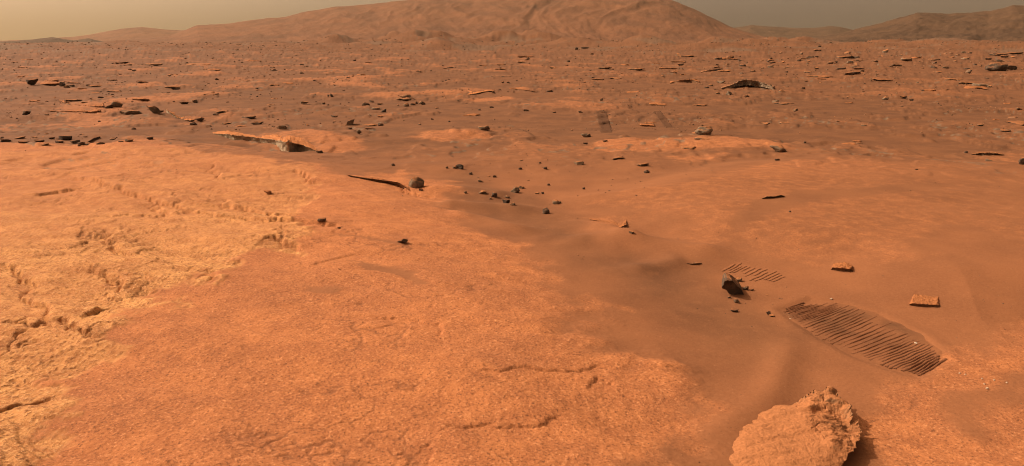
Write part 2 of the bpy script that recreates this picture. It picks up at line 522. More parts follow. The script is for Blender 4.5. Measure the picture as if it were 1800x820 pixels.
# ----------------------------------------------------------------- materials
class N:
    def __init__(self, name):
        self.m = bpy.data.materials.new(name); self.m.use_nodes = True
        self.t = self.m.node_tree; self.t.nodes.clear()
        self.out = self.t.nodes.new('ShaderNodeOutputMaterial')
        self.b = self.t.nodes.new('ShaderNodeBsdfPrincipled')
        self.t.links.new(self.b.outputs[0], self.out.inputs[0])
        self.b.inputs['Roughness'].default_value = 0.95
        self.b.inputs['Specular IOR Level'].default_value = 0.12

    def link(self, a, b): self.t.links.new(a, b)

    def noise(self, vec, scale, detail=3, rough=0.55, dist=0.0):
        n = self.t.nodes.new('ShaderNodeTexNoise')
        n.inputs['Scale'].default_value = scale; n.inputs['Detail'].default_value = detail
        n.inputs['Roughness'].default_value = rough; n.inputs['Distortion'].default_value = dist
        self.link(vec, n.inputs['Vector']); return n.outputs['Fac']

    def ramp(self, v, lo, hi, a=0.0, b=1.0):
        n = self.t.nodes.new('ShaderNodeMapRange'); n.interpolation_type = 'SMOOTHSTEP'
        n.inputs['From Min'].default_value = lo; n.inputs['From Max'].default_value = hi
        n.inputs['To Min'].default_value = a; n.inputs['To Max'].default_value = b
        self.link(v, n.inputs['Value']); return n.outputs[0]

    def math(self, op, a, b):
        n = self.t.nodes.new('ShaderNodeMath'); n.operation = op
        for k, v in ((0, a), (1, b)):
            if hasattr(v, 'links'): self.link(v, n.inputs[k])
            else: n.inputs[k].default_value = v
        return n.outputs[0]

    def mix(self, f, a, b, blend='MIX'):
        n = self.t.nodes.new('ShaderNodeMix'); n.data_type = 'RGBA'; n.blend_type = blend
        for k, v in ((0, f), (6, a), (7, b)):
            if hasattr(v, 'links'): self.link(v, n.inputs[k])
            elif k == 0: n.inputs[0].default_value = v
            else: n.inputs[k].default_value = (*v, 1)
        return n.outputs[2]

    def attr(self, name):
        n = self.t.nodes.new('ShaderNodeAttribute'); n.attribute_name = name; return n.outputs['Fac']

    def pos(self):
        return self.t.nodes.new('ShaderNodeNewGeometry').outputs['Position']

    def scale(self, vec, s):
        n = self.t.nodes.new('ShaderNodeVectorMath'); n.operation = 'MULTIPLY'
        self.link(vec, n.inputs[0]); n.inputs[1].default_value = s; return n.outputs[0]

    def bump(self, h, dist, strength=1.0, normal=None):
        n = self.t.nodes.new('ShaderNodeBump'); n.inputs['Distance'].default_value = dist
        if hasattr(strength, 'links'): self.link(strength, n.inputs['Strength'])
        else: n.inputs['Strength'].default_value = strength
        self.link(h, n.inputs['Height'])
        if normal is not None: self.link(normal, n.inputs['Normal'])
        return n.outputs[0]


SAND_A, SAND_B = (0.195, 0.074, 0.032), (0.250, 0.095, 0.040)
ROCK_A, ROCK_B = (0.315, 0.110, 0.043), (0.420, 0.152, 0.057)
ROUGH_LOWSUN_A, ROUGH_LOWSUN_B = (0.37, 0.148, 0.052), (0.56, 0.262, 0.095)  # rough crust, with the yellow of low sunlight put into its colour
BARE_A, BARE_B = (0.085, 0.058, 0.040), (0.20, 0.125, 0.078)


def ground_material():
    m = N('martian_ground'); p = m.pos()
    rock, rough, dark, plain = m.attr('rock'), m.attr('rough'), m.attr('dark'), m.attr('plain')
    g1 = m.noise(p, 1.3, 4); g2 = m.noise(p, 7.0, 4, 0.6); g3 = m.noise(p, 38.0, 3, 0.65); g4 = m.noise(p, 70.0, 4, 0.75)
    sand = m.mix(m.ramp(g1, 0.3, 0.7), SAND_A, SAND_B)
    sand = m.mix(m.ramp(g3, 0.35, 0.75, 0.0, 0.35), sand, (0.27, 0.110, 0.050))
    soil = m.mix(m.ramp(g1, 0.3, 0.7), (0.098, 0.043, 0.021), (0.148, 0.062, 0.028))
    soil = m.mix(m.ramp(g2, 0.50, 0.70, 0.0, 0.5), soil, (0.205, 0.085, 0.038))
    sand = m.mix(plain, sand, soil)
    sand = m.mix(m.ramp(g4, 0.56, 0.70, 0.0, 0.45), sand, (0.085, 0.038, 0.021))
    sand = m.mix(m.ramp(g4, 0.42, 0.28, 0.0, 0.40), sand, (0.40, 0.185, 0.095))
    bed = m.mix(m.ramp(g2, 0.3, 0.7), ROCK_A, ROCK_B)
    bed = m.mix(m.ramp(g1, 0.42, 0.66, 0.0, 0.45), bed, (0.27, 0.096, 0.042))
    bed = m.mix(m.ramp(g4, 0.50, 0.68, 0.0, 0.95), bed, (0.13, 0.050, 0.024))
    bed = m.mix(m.ramp(g3, 0.56, 0.72, 0.0, 0.55), bed, (0.60, 0.255, 0.110))
    bed = m.mix(m.ramp(g4, 0.44, 0.30, 0.0, 0.6), bed, (0.66, 0.31, 0.145))
    cr = m.mix(m.ramp(g2, 0.32, 0.66), ROUGH_LOWSUN_A, ROUGH_LOWSUN_B)
    cr = m.mix(m.ramp(g3, 0.50, 0.66, 0.0, 0.9), cr, (0.17, 0.066, 0.027))
    cr = m.mix(m.ramp(g4, 0.48, 0.66, 0.0, 0.8), cr, (0.70, 0.37, 0.17))  # golden low-sun highlights painted as pale grains
    rk = m.math('ADD', rock, m.math('MULTIPLY', m.math('SUBTRACT', g2, 0.5), 0.55))
    c = m.mix(m.ramp(rk, 0.12, 0.85), sand, bed)
    c = m.mix(m.math('MULTIPLY', rough, m.ramp(rk, 0.3, 0.8)), c, cr)
    c = m.mix(m.math('MULTIPLY', m.attr('crack'), m.ramp(g3, 0.3, 0.6, 0.35, 0.8)), c, (0.15, 0.060, 0.030))
    bare = m.mix(m.ramp(g2, 0.35, 0.7), BARE_A, BARE_B)
    c = m.mix(m.ramp(m.math('MULTIPLY', dark, m.ramp(g2, 0.25, 0.6, 0.3, 1.0)), 0.15, 0.7, 0.0, 0.8), c, bare)
    m.link(c, m.b.inputs['Base Color'])
    hs = m.math('ADD', m.math('MULTIPLY', g3, 1.0), m.math('MULTIPLY', g4, 0.45))
    st = m.math('ADD', m.math('ADD', m.math('MULTIPLY', rock, 0.42), m.math('MULTIPLY', rough, 0.8)), 0.14)
    m.link(m.bump(hs, 0.013, st), m.b.inputs['Normal'])
    return m.m


def rock_material(name, a, b, dust, dust_lo=0.45, dust_hi=0.85, amount=0.9, strata=0.0, fine=40.0):
    m = N(name)
    p = m.pos()
    oi = m.t.nodes.new('ShaderNodeObjectInfo')
    g2 = m.noise(p, 6.0, 4, 0.6); g3 = m.noise(p, fine, 4, 0.65)
    c = m.mix(m.ramp(g2, 0.3, 0.7), a, b)
    c = m.mix(m.ramp(g3, 0.5, 0.75, 0, 0.6), c, tuple(0.55 * v for v in a))
    c = m.mix(m.ramp(g3, 0.22, 0.42, 0.5, 0.0), c, tuple(min(1, 1.5 * v) for v in b))
    c = m.mix(0.35, c, m.mix(oi.outputs['Random'], (0.5, 0.5, 0.5), (1.3, 1.2, 1.1)), 'MULTIPLY') if False else c
    geo = m.t.nodes.new('ShaderNodeNewGeometry')
    sep = m.t.nodes.new('ShaderNodeSeparateXYZ'); m.link(geo.outputs['Normal'], sep.inputs[0])
    up = m.math('ADD', sep.outputs['Z'], m.math('MULTIPLY', m.math('SUBTRACT', g2, 0.5), 0.9))
    up = m.math('ADD', up, m.math('MULTIPLY', m.math('SUBTRACT', oi.outputs['Random'], 0.5), 0.3))
    d = m.mix(m.ramp(g3, 0.35, 0.7), dust, tuple(0.78 * v for v in dust))
    c = m.mix(m.ramp(up, dust_lo, dust_hi, 0.0, amount), c, d)
    m.link(c, m.b.inputs['Base Color'])
    h = m.math('ADD', g3, m.math('MULTIPLY', g2, 0.8))
    if strata:
        s = m.noise(m.scale(p, (1.2, 1.2, 26.0)), 1.5, 3, 0.6)
        h = m.math('ADD', h, m.math('MULTIPLY', s, strata))
    m.link(m.bump(h, 0.02, 0.55), m.b.inputs['Normal'])
    return m.m


M_GROUND = ground_material()
M_DARK = rock_material('dark_basalt', (0.055, 0.036, 0.026), (0.115, 0.072, 0.047), (0.34, 0.125, 0.046), 0.62, 1.0, 0.75)
M_GREY = rock_material('grey_brown_rock', (0.105, 0.068, 0.043), (0.20, 0.130, 0.082), (0.36, 0.132, 0.048), 0.5, 0.95, 0.85)
M_PALE = rock_material('grey_outcrop', (0.15, 0.105, 0.070), (0.27, 0.190, 0.128), (0.36, 0.132, 0.048), 0.6, 1.0, 0.8)
M_SOIL = rock_material('churned_soil', (0.075, 0.033, 0.016), (0.105, 0.044, 0.021), (0.115, 0.048, 0.022), 0.3, 0.95, 0.6)
M_TAN = rock_material('tan_layered_rock', (0.21, 0.145, 0.092), (0.40, 0.29, 0.19), (0.45, 0.160, 0.054), 0.45, 0.8, 0.97, strata=0.4)
M_DUSTY = rock_material('dust_coated_rock', (0.17, 0.092, 0.052), (0.26, 0.130, 0.068), (0.34, 0.122, 0.044), 0.1, 0.6, 0.95)
M_BRIGHT = rock_material('pale_orange_boulder', (0.23, 0.120, 0.062), (0.42, 0.185, 0.078), (0.40, 0.152, 0.060), 0.2, 0.75, 0.9, fine=75.0)
M_WHITE = rock_material('white_mineral', (0.42, 0.32, 0.23), (0.62, 0.52, 0.41), (0.45, 0.24, 0.13), 0.6, 1.1, 0.5)
M_RUBBLE = rock_material('rubble_stone', (0.085, 0.058, 0.042), (0.19, 0.115, 0.070), (0.36, 0.135, 0.050), 0.35, 0.95, 0.85)
M_TREAD = rock_material('disturbed_soil', (0.135, 0.052, 0.026), (0.20, 0.078, 0.036), (0.23, 0.088, 0.038), 0.3, 0.95, 0.6, fine=120.0)


def hill_material(name, k):
    m = N(name); p = m.pos()
    K = lambda *c: tuple(v * q * 0.88 for v, q in zip(c, k))
    g0 = m.noise(p, 0.006, 4); g1 = m.noise(m.scale(p, (1, 0.35, 2.5)), 0.022, 5, 0.65); g2 = m.noise(p, 0.09, 6, 0.72)
    c = m.mix(m.ramp(g1, 0.3, 0.7), K(0.125, 0.052, 0.026), K(0.195, 0.078, 0.036))
    c = m.mix(m.ramp(g2, 0.52, 0.72, 0, 0.6), c, K(0.080, 0.042, 0.025))
    c = m.mix(m.ramp(g0, 0.45, 0.7, 0, 0.5), c, K(0.225, 0.090, 0.040))
    m.link(c, m.b.inputs['Base Color'])
    m.link(m.bump(m.math('ADD', g2, m.math('MULTIPLY', g1, 2.0)), 3.0, 0.5), m.b.inputs['Normal'])
    return m.m


M_HILL = hill_material('dusty_hillside', (1, 1, 1))
M_HILL2 = hill_material('brown_hillside', (0.52, 0.66, 0.75))

# ----------------------------------------------------------------- the ground sheet
pys = np.arange(980, HORIZON + 14, -1.25)
yr = flat(np.full_like(pys, 900), pys)[1]
ys = [-60, -40, -25, -15, -9, -5, -2.5, -1, 0, 0.5, 0.9, 1.25, 1.5, 1.75]
ys += [v for v in yr if v > 1.95]
while ys[-1] < 2700:
    ys.append(ys[-1] * 1.016)
ys = np.array(ys)
uc = np.linspace(-0.86, 0.86, 1150)
side = np.geomspace(0.03, 2.2, 26)
us = np.concatenate([-(0.86 + side[::-1]), uc, 0.86 + side])
wy_ = 3.0 + np.maximum(ys, 0) + np.maximum(-ys, 0) * 0.9
GX = us[None, :] * wy_[:, None]; GY = np.repeat(ys[:, None], len(us), 1)
gz, a_rock, a_rough, a_dark, a_plain, a_crack = terrain(GX.ravel(), GY.ravel(), True)
V = np.stack([GX.ravel(), GY.ravel(), gz], 1)
me = fast_mesh('ground', V, grid_quads(len(ys), len(us)))
attr(me, 'rock', a_rock); attr(me, 'rough', a_rough); attr(me, 'dark', a_dark); attr(me, 'plain', a_plain); attr(me, 'crack', a_crack)
put('ground', me, M_GROUND, kind='structure')


def hz(x, y):
    return terrain(np.atleast_1d(np.asarray(x, float)), np.atleast_1d(np.asarray(y, float)))


def cast_fine(px, py):
    return cast(px, py, terrain)


def cast_pts(px, py):
    """base-terrain cast, then settle the height on the full terrain (cheap)"""
    x, y, z = cast(px, py, base_h)
    for _ in range(3):
        z = hz(x, y)
        dx, dy, dz = ray(px, py)
        t = (z - CZ) / dz
        t = np.where((t > 0) & (t < 2000), t, np.hypot(x, y))
        x, y = 0.5 * x + 0.5 * dx * t, 0.5 * y + 0.5 * dy * t
    return x, y, hz(x, y)


# ----------------------------------------------------------------- hills
def hill(prof, D, W, seed, rough=0.10, label='', mat=None):
    pr = np.array(prof, float)
    px = np.linspace(pr[0, 0], pr[-1, 0], int((pr[-1, 0] - pr[0, 0]) / 2.2))
    py = np.interp(px, pr[:, 0], pr[:, 1])
    k = np.array([1, 2, 3, 2, 1.0]); k /= k.sum()
    py = np.convolve(np.pad(py, 2, 'edge'), k, 'valid')
    dx, dy, dz = ray(px, py)
    hd = np.hypot(dx, dy)
    ridge = CZ + dz / hd * D
    az = np.arctan2(dx, dy)
    s = np.concatenate([np.linspace(0, 1, 110), 1 + np.linspace(0.03, 1, 26)])
    A, S = np.meshgrid(az, s)
    R = D - W + S * W
    X = R * np.sin(A); Y = R * np.cos(A)
    up = np.where(S <= 1, S, 2 - S)
    shape = 0.55 * up ** 1.5 + 0.45 * sstep(0.15, 1, up)
    H = np.maximum(ridge, 3)[None, :]
    L = A * D
    wob = 0.25 * fbm(L / 260.0, S * 1.5, seed, 3)
    rid = 1 - np.abs(fbm(L / 120.0 + wob * 2, S * 1.8, seed + 5, 4, 0.55)) * 2.2
    bul = fbm(L / 300.0, S * 2.2, seed + 11, 3)
    det = fbm(L / 28.0, S * 12, seed + 15, 3, 0.6)
    body = up * (1 - sstep(0.72, 1.0, up))
    Z = H * shape + H * body * (rough * 0.40 * (rid - 0.55) + 0.05 * bul) + (0.0065 * H + 0.3) * det * sstep(0, 0.2, up) * (1 + 20 * max(rough - 0.11, 0) * 5)
    ends = sstep(0, 0.02, (px - px[0]) / (px[-1] - px[0])) * sstep(1, 0.98, (px - px[0]) / (px[-1] - px[0]))
    Z = Z * ends[None, :] - 4.0 * (1 - sstep(0, 0.08, up))
    me = fast_mesh('hill', np.stack([X.ravel(), Y.ravel(), Z.ravel()], 1), grid_quads(len(s), len(px)))
    return put('hill', me, mat or M_HILL, label, None, None, 'structure')


hill([(60, 78), (150, 74), (220, 70), (300, 63), (345, 45), (400, 42), (470, 32), (500, 31), (530, 22), (590, 12), (640, 9), (700, 2), (760, -4), (830, -2), (880, -6), (960, -12), (1050, -14), (1130, -10), (1180, 0), (1215, 14), (1245, 28),
      (1283, 47), (1310, 56), (1340, 64), (1380, 72), (1400, 78)], 1500, 900, 101, 0.11, 'broad dusty orange hill filling the middle of the skyline')
hill([(-200, 72), (-60, 74), (0, 72), (50, 70), (95, 67), (130, 65), (160, 61), (190, 55), (220, 50), (250, 48), (300, 53), (340, 54), (400, 58), (470, 66), (520, 74)], 2200, 700, 131, 0.10, 'faint distant hill left of the main hill')
hill([(-300, 78), (-100, 76), (-40, 75), (20, 73), (60, 69), (92, 66), (110, 69), (130, 72), (155, 68), (175, 72), (215, 76), (260, 79)], 1050, 420, 151, 0.12, 'low dark knolls under the distant hill on the left', M_HILL2)
hill([(1390, 76), (1440, 66), (1500, 53), (1530, 46), (1560, 38), (1580, 32), (1610, 23), (1640, 24), (1670, 25), (1700, 23), (1740, 20), (1770, 13), (1785, 10), (1830, 9), (1900, 12), (2000, 25), (2150, 60), (2250, 78)], 1250, 800, 171, 0.13,
     'brown rocky hill rising at the right edge', M_HILL2)
hill([(1180, 74), (1240, 62), (1290, 49), (1312, 46), (1320, 44), (1335, 46), (1370, 48), (1400, 50), (1440, 49), (1460, 46), (1475, 47), (1500, 53), (1540, 60), (1620, 74)], 2300, 700, 191, 0.10, 'far low ridge in the gap between two hills', M_HILL2)

# ----------------------------------------------------------------- haze
bm = bmesh.new(); bmesh.ops.create_cube(bm, size=1.0)
for v in bm.verts:
    v.co = ((v.co.x) * 18000, 1550 + v.co.y * 3500, 85 + v.co.z * 210)
hme = bpy.data.meshes.new('haze'); bm.to_mesh(hme); bm.free()
hm = bpy.data.materials.new('dusty_air'); hm.use_nodes = True
hm.node_tree.nodes.clear()
ho = hm.node_tree.nodes.new('ShaderNodeOutputMaterial')
hv = hm.node_tree.nodes.new('ShaderNodeVolumePrincipled')
hv.inputs['Color'].default_value = (0.90, 0.66, 0.42, 1)
hv.inputs['Density'].default_value = 0.000075
hv.inputs['Anisotropy'].default_value = 0.3
hm.node_tree.links.new(hv.outputs[0], ho.inputs['Volume'])
put('haze', hme, hm, kind='stuff')
# ----------------------------------------------------------------- finding places on the ground
GPX, GPY = to_px(V[:, 0], V[:, 1], V[:, 2])
_ahead = V[:, 1] > 1.0
GPYg = np.where(_ahead, GPY, 5000.0).reshape(len(ys), len(us))
_run = np.minimum.accumulate(GPYg, axis=0)
VIS = ((GPYg <= _run + 0.4) & (GPYg < 4000)).ravel() & (np.abs(GPX - 900) < 1100)
VI = np.where(VIS)[0]
VX, VY = GPX[VI], GPY[VI]


_bx = ((VX + 300) / 12).astype(np.int64); _by = (np.clip(VY, -50, 2500) + 60).astype(np.int64) // 12
_key = _by * 1000 + _bx
_ord = np.argsort(_key, kind='stable'); _ks = _key[_ord]


def find(px, py):
    """the ground vertex that shows at a pixel"""
    bx_, by_ = int((px + 300) / 12), int(py + 60) // 12
    c = np.concatenate([_ord[np.searchsorted(_ks, (by_ + j) * 1000 + bx_ - 1):np.searchsorted(_ks, (by_ + j) * 1000 + bx_ + 2)] for j in (-1, 0, 1)])
    if not len(c):
        c = np.arange(len(VI))
    return V[VI[c[np.argmin((VX[c] - px) ** 2 + (VY[c] - py) ** 2 * 4)]]].astype(float)


def depth(p):
    return p[1] * cP - (p[2] - CZ) * sP


# ----------------------------------------------------------------- rock shapes
_ico = {}


def ico(sub):
    if sub not in _ico:
        b = bmesh.new(); bmesh.ops.create_icosphere(b, subdivisions=sub, radius=1.0)
        b.verts.ensure_lookup_table()
        _ico[sub] = (np.array([v.co[:] for v in b.verts]), np.array([[v.index for v in f.verts] for f in b.faces]))
        b.free()
    return _ico[sub]


def rock_verts(seed, kind, sub=3):
    """a broken stone about 2 units across, z in -1..1"""
    rg = np.random.default_rng(seed)
    p, t = ico(sub)
    p = p.copy()
    nf = {'round': 16, 'angular': 15, 'flat': 12, 'wedge': 13, 'crag': 12}[kind]
    for k in range(nf):
        n = rg.normal(size=3); n /= np.linalg.norm(n)
        o = rg.uniform(0.74, 0.95) if kind == 'round' else rg.uniform(0.42, 0.82)
        d = p @ n
        p -= np.maximum(d - o, 0)[:, None] * n
    if kind == 'flat':
        n = np.array([rg.normal() * 0.12, rg.normal() * 0.12, 1]); n /= np.linalg.norm(n)
        d = p @ n; p -= np.maximum(d - 0.34, 0)[:, None] * n
    amp = {'round': 0.22, 'angular': 0.10, 'flat': 0.10, 'wedge': 0.10, 'crag': 0.30}[kind]
    q = p * 1.3 + seed * 3.1
    disp = fbm3(q, seed % 50, 2 if sub < 3 else 4)
    nrm = p / (np.linalg.norm(p, axis=1)[:, None] + 1e-9)
    p = p + nrm * (amp * disp)[:, None]
    if kind == 'wedge':
        z = (p[:, 2] + 1) / 2
        p[:, 0] = p[:, 0] * (1 - 0.55 * z) + 0.85 * z * rg.choice([-1, 1])
    p -= (p.max(0) + p.min(0)) / 2
    p /= (p.max(0) - p.min(0)) / 2
    return p, t


def rock(name, px, py, w, h, kind, mat, label, cat='rock', group=None, seed=None, yaw=0.0, deep=0.75, bury=0.28, sub=3, tilt=0.0, parent=None):
    """a stone whose foot stands at photo pixel (px, py), w by h pixels as seen from the mast"""
    seed = seed if seed is not None else int(px * 7 + py * 13)
    pt = find(px, py)
    f = depth(pt)
    W, H = w * f / F, h * f / F
    p, t = rock_verts(seed, kind, sub)
    c, s_ = math.cos(yaw), math.sin(yaw)
    x = p[:, 0] * W / 2; y = p[:, 1] * W / 2 * deep
    z = (p[:, 2] + 1) / 2 * H * (1 + bury) - H * bury
    z = z + math.tan(tilt) * x
    v = np.stack([x * c - y * s_, x * s_ + y * c, z], 1)
    me = fast_mesh(name, v, tris=t, smooth=(kind in ('round', 'crag')))
    o = put(name, me, mat, label, cat, group, None, parent)
    o.location = (pt[0], pt[1] + 0.30 * W * deep, hz(pt[0], pt[1] + 0.3 * W * deep)[0])
    return o


def block(name, outline, back, mat, label, cat='rock', lean=0.0, slide=0.0, shrink=0.7, seed=3, amp=0.05, group=None):
    """a broken block: the face towards the mast is outlined in pixels, the body runs back from it"""
    a = np.array(outline, float)
    foot = a[np.argmax(a[:, 1])]
    pt = find(*foot)
    dx, dy, dz = ray(a[:, 0], a[:, 1])
    t = pt[1] / dy
    front = np.stack([dx * t, dy * t, CZ + dz * t], 1) - pt
    hgt = front[:, 2].max() - front[:, 2].min()
    front[:, 1] -= lean * (front[:, 2] - front[:, 2].min())
    low = front[:, 2] < front[:, 2].min() + 0.22 * hgt
    front[low, 2] -= 0.35 * hgt
    c = front.mean(0)
    rear = c + (front - c) * shrink
    rear[:, 1] = back; rear[:, 0] += slide
    rear[low, 2] -= 0.2 * hgt
    b = bmesh.new()
    f = [b.verts.new(p) for p in front]; g = [b.verts.new(p) for p in rear]
    n = len(f)
    b.faces.new(f); b.faces.new(g[::-1])
    for i in range(n):
        b.faces.new((f[(i + 1) % n], f[i], g[i], g[(i + 1) % n]))
    bmesh.ops.triangulate(b, faces=b.faces[:])
    for _ in range(3):
        bmesh.ops.subdivide_edges(b, edges=b.edges[:], cuts=1, use_grid_fill=True)
        bmesh.ops.triangulate(b, faces=b.faces[:])
    bmesh.ops.recalc_face_normals(b, faces=b.faces[:])
    size = max(np.ptp(front[:, 0]), hgt)
    P3 = np.array([v.co[:] for v in b.verts])
    d = np.stack([fbm3(P3 / size * 3.0 + 5 * j, seed + j, 3, 0.55) for j in range(3)], 1) * amp * size * 2
    for v, q in zip(b.verts, P3 + d):
        v.co = q
    me = bpy.data.meshes.new(name); b.to_mesh(me); b.free()
    return put(name, me, mat, label, cat, group, loc=pt)


def ledge(name, top, bot, back, mat, label, cat='rock ledge', over=0.06, group=None, amp=0.10, cols=90, raise_back=0.0, seed=5, parent=None, bow=0.45):
    """a tilted plate whose broken edge (top and foot traced in pixels) faces the mast and whose dusty top runs back into the ground"""
    T = np.array(top, float); B = np.array(bot, float)
    k = np.linspace(0, 1, cols)

    def along(a):
        d = np.r_[0, np.cumsum(np.hypot(*np.diff(a, axis=0).T))]; d /= d[-1]
        return np.interp(k, d, a[:, 0]), np.interp(k, d, a[:, 1])
    tx, ty = along(T)
    ob = np.argsort(B[:, 0])
    bx = tx.copy(); by = np.interp(tx, B[ob, 0], B[ob, 1])
    ty = np.minimum(ty, by)
    base = np.array([find(a, b) for a, b in zip(bx, by)])
    for _ in range(20):
        base = np.vstack([base[:1], (base[:-2] + 2 * base[1:-1] + base[2:]) / 4, base[-1:]])
    base[:, 1] = (1 - bow) * np.interp(k, [0, 1], base[[0, -1], 1]) + bow * base[:, 1]
    dx, dy, dz = ray(tx, ty)
    tt = base[:, 1] / dy
    lip = np.stack([dx * tt, dy * tt, CZ + dz * tt], 1)
    ex, ey, ez = ray(bx, by)
    base[:, 0] = lip[:, 0]
    base[:, 2] = CZ + ez * base[:, 1] / ey
    th = np.maximum(lip[:, 2] - base[:, 2], 0.004)
    base[:, 2] = lip[:, 2] - th
    gb = hz(base[:, 0], base[:, 1])
    rise = th / th.max()
    ov = over * rise
    bk = back * (0.35 + 0.65 * rise)
    dirs = base[:, :2] / np.linalg.norm(base[:, :2], axis=1)[:, None]
    foot = base.copy(); foot[:, :2] += dirs * ov[:, None]; foot[:, 2] -= 0.006
    end = base.copy(); end[:, :2] += dirs * bk[:, None]
    ge = hz(end[:, 0], end[:, 1])
    end[:, 2] = ge - 0.02 + raise_back * th
    under_b = end.copy(); under_b[:, 2] = ge - 0.12
    under_f = foot.copy(); under_f[:, 2] -= np.minimum(0.12, 0.25 * th + 0.01); under_f[:, :2] += dirs * (0.3 * bk)[:, None]
    rows = []
    seg = [(under_f, foot, 3), (foot, lip, 14), (lip, end, 24), (end, under_b, 3), (under_b, under_f, 3)]
    for a, b, n in seg:
        for i in range(n):
            f_ = i / n
            q = a + (b - a) * f_
            if n == 14:
                q[:, :2] += dirs * (ov * 0.5 * math.sin(math.pi * f_))[:, None]
            rows.append(q)
    rows = np.array(rows)
    nr = len(rows)
    pts = rows.reshape(-1, 3)
    s = 3.0 / max(th.max(), 0.05)
    tr = np.tile(th, nr)
    nz = np.stack([fbm3(pts * s * 0.8 + 9 * j, seed + j, 4, 0.55) for j in range(3)], 1)
    pts = pts + nz * (amp * np.maximum(tr, 0.02))[:, None]
    rows = pts.reshape(nr, cols, 3)
    q = []
    for i in range(nr):
        for_ = (i + 1) % nr
        q.append(for_)
    idx = np.arange(nr * cols).reshape(nr, cols)
    quads = np.stack([idx[:, :-1], idx[:, 1:], idx[q][:, 1:], idx[q][:, :-1]], -1).reshape(-1, 4)
    verts = np.vstack([pts, rows[:, 0].mean(0)[None], rows[:, -1].mean(0)[None]])
    nv = nr * cols
    caps = [[idx[i, 0], idx[q[i], 0], nv] for i in range(nr)] + [[idx[q[i], -1], idx[i, -1], nv + 1] for i in range(nr)]
    org = base[cols // 2]
    me = fast_mesh(name, verts - org, quads, caps)
    o = put(name, me, mat, label, cat, group, None, parent)
    o.location = org
    return o


# ----------------------------------------------------------------- the tilted slab beyond the rough bedrock
big = ledge('rock_slab', [(374, 235), (395, 236), (440, 241), (490, 247), (525, 253), (545, 260), (557, 266)],
            [(374, 236.5), (390, 242), (402, 249), (415, 253), (440, 253), (462, 254), (480, 259), (492, 266), (503, 272), (510, 271), (520, 268), (535, 267), (557, 267.5)], 1.9, M_TAN,
            'long tilted slab with pale tan broken edge overhanging a sand hollow', 'rock slab', over=0.14, amp=0.13, cols=170)
rock('stone', 562, 270, 12, 5, 'flat', M_DARK, 'small dark flake lying at the tip of the long tilted slab', 'stone')
ledge('rock_ledge', [(611, 308), (640, 313), (680, 318), (700, 321), (708, 326), (720, 334)], [(611, 310), (640, 317), (680, 322), (700, 326), (708, 332), (720, 337)], 0.5, M_DUSTY,
      'low broken ledge with a thin dark overhang leading to a rounded boulder', over=0.10, amp=0.18, cols=120)
rock('boulder', 731, 331, 29, 18, 'round', M_GREY, 'rounded pitted grey boulder at the end of the low broken ledge', 'boulder', sub=4, seed=14, bury=0.8)
rock('stone', 739, 337, 7, 4, 'angular', M_DARK, 'little dark chip in front of the rounded pitted grey boulder', 'stone')

# ----------------------------------------------------------------- the boulder at the bottom of the picture
out_px = np.array([(1275, 800), (1281, 770), (1300, 745), (1330, 719), (1370, 704), (1420, 697), (1452, 691), (1468, 692), (1480, 702), (1494, 716), (1500, 728), (1497, 742), (1511, 738), (1513, 757), (1509, 774), (1500, 790), (1484, 808),
                   (1450, 838), (1400, 872), (1340, 888), (1292, 850)], float)
RIM = 0.056
gz0 = find(1400, 790)[2]
ox, oy = flat(out_px[:, 0], out_px[:, 1], gz0 + RIM)
cxb, cyb = ox.mean(), oy.mean()
NTH = 420
pc = np.r_[np.c_[ox, oy], [[ox[0], oy[0]]]]
ln = np.r_[0, np.cumsum(np.hypot(*np.diff(pc, axis=0).T))]
kk = np.linspace(0, ln[-1], NTH, endpoint=False)
rx, ry = np.interp(kk, ln, pc[:, 0]) - cxb, np.interp(kk, ln, pc[:, 1]) - cyb
right = sstep(-0.05, 0.22, rx)
ang = np.arctan2(ry, rx)
jag = right * (0.05 * pn(kk * 14, kk * 0, 5) + 0.05 * pn(kk * 37, kk * 0, 8)) + 0.02 * pn(kk * 9, kk * 0, 6)
rings = []
for rho in np.linspace(0.0, 1.0, 80)[1:]:
    jj = 1 + jag * sstep(0.80, 1.0, rho)
    x = cxb + rx * rho * jj; y = cyb + ry * rho * jj
    z = gz0 + RIM * (1 - 0.55 * (1 - right) * rho ** 5) + 0.012 * (1 - rho ** 2.2) + 0.02 * (x - cxb) * 0
    lay = fbm(x * 5 + 3, y * 9, 31, 3)
    stp = np.floor(lay * 6) / 6
    bv, cv = voro(x * 7 + 0.4 * lay, y * 11 + 0.4 * lay, 4)
    z = z + right * 0.034 * stp * sstep(0.2, 0.6, rho) + 0.012 * lay + right * 0.014 * (cv - 0.5) * sstep(0, 0.1, bv) * sstep(0.1, 0.5, rho) - 0.006 * sstep(0.06, 0, bv) * right
    z = z + 0.0017 * fbm(x * 42, y * 42, 35, 4, 0.72)
    rings.append(np.stack([x, y, z], 1))
lastz = rings[-1][:, 2]
for k, s_ in enumerate(np.linspace(0, 1, 12)[1:]):
    pull = 1.0 + (0.10 * (1 - right) * s_) - right * 0.34 * s_ ** 0.6 + 0.02 * pn(kk * 25, kk * 0 + s_ * 4, 44) * right
    x = cxb + rx * pull * (1 + jag * (1 - s_)); y = cyb + ry * pull * (1 + jag * (1 - s_))
    z = lastz + (gz0 - 0.10 - lastz) * s_
    rings.append(np.stack([x, y, z], 1))
rings = np.array(rings)
nr = len(rings)
vb = np.vstack([rings.reshape(-1, 3), [[cxb, cyb, rings[0][:, 2].mean()]], [[cxb, cyb, gz0 - 0.1]]])
qb = grid_quads(nr, NTH, True)
i0 = np.arange(NTH); i1 = (i0 + 1) % NTH
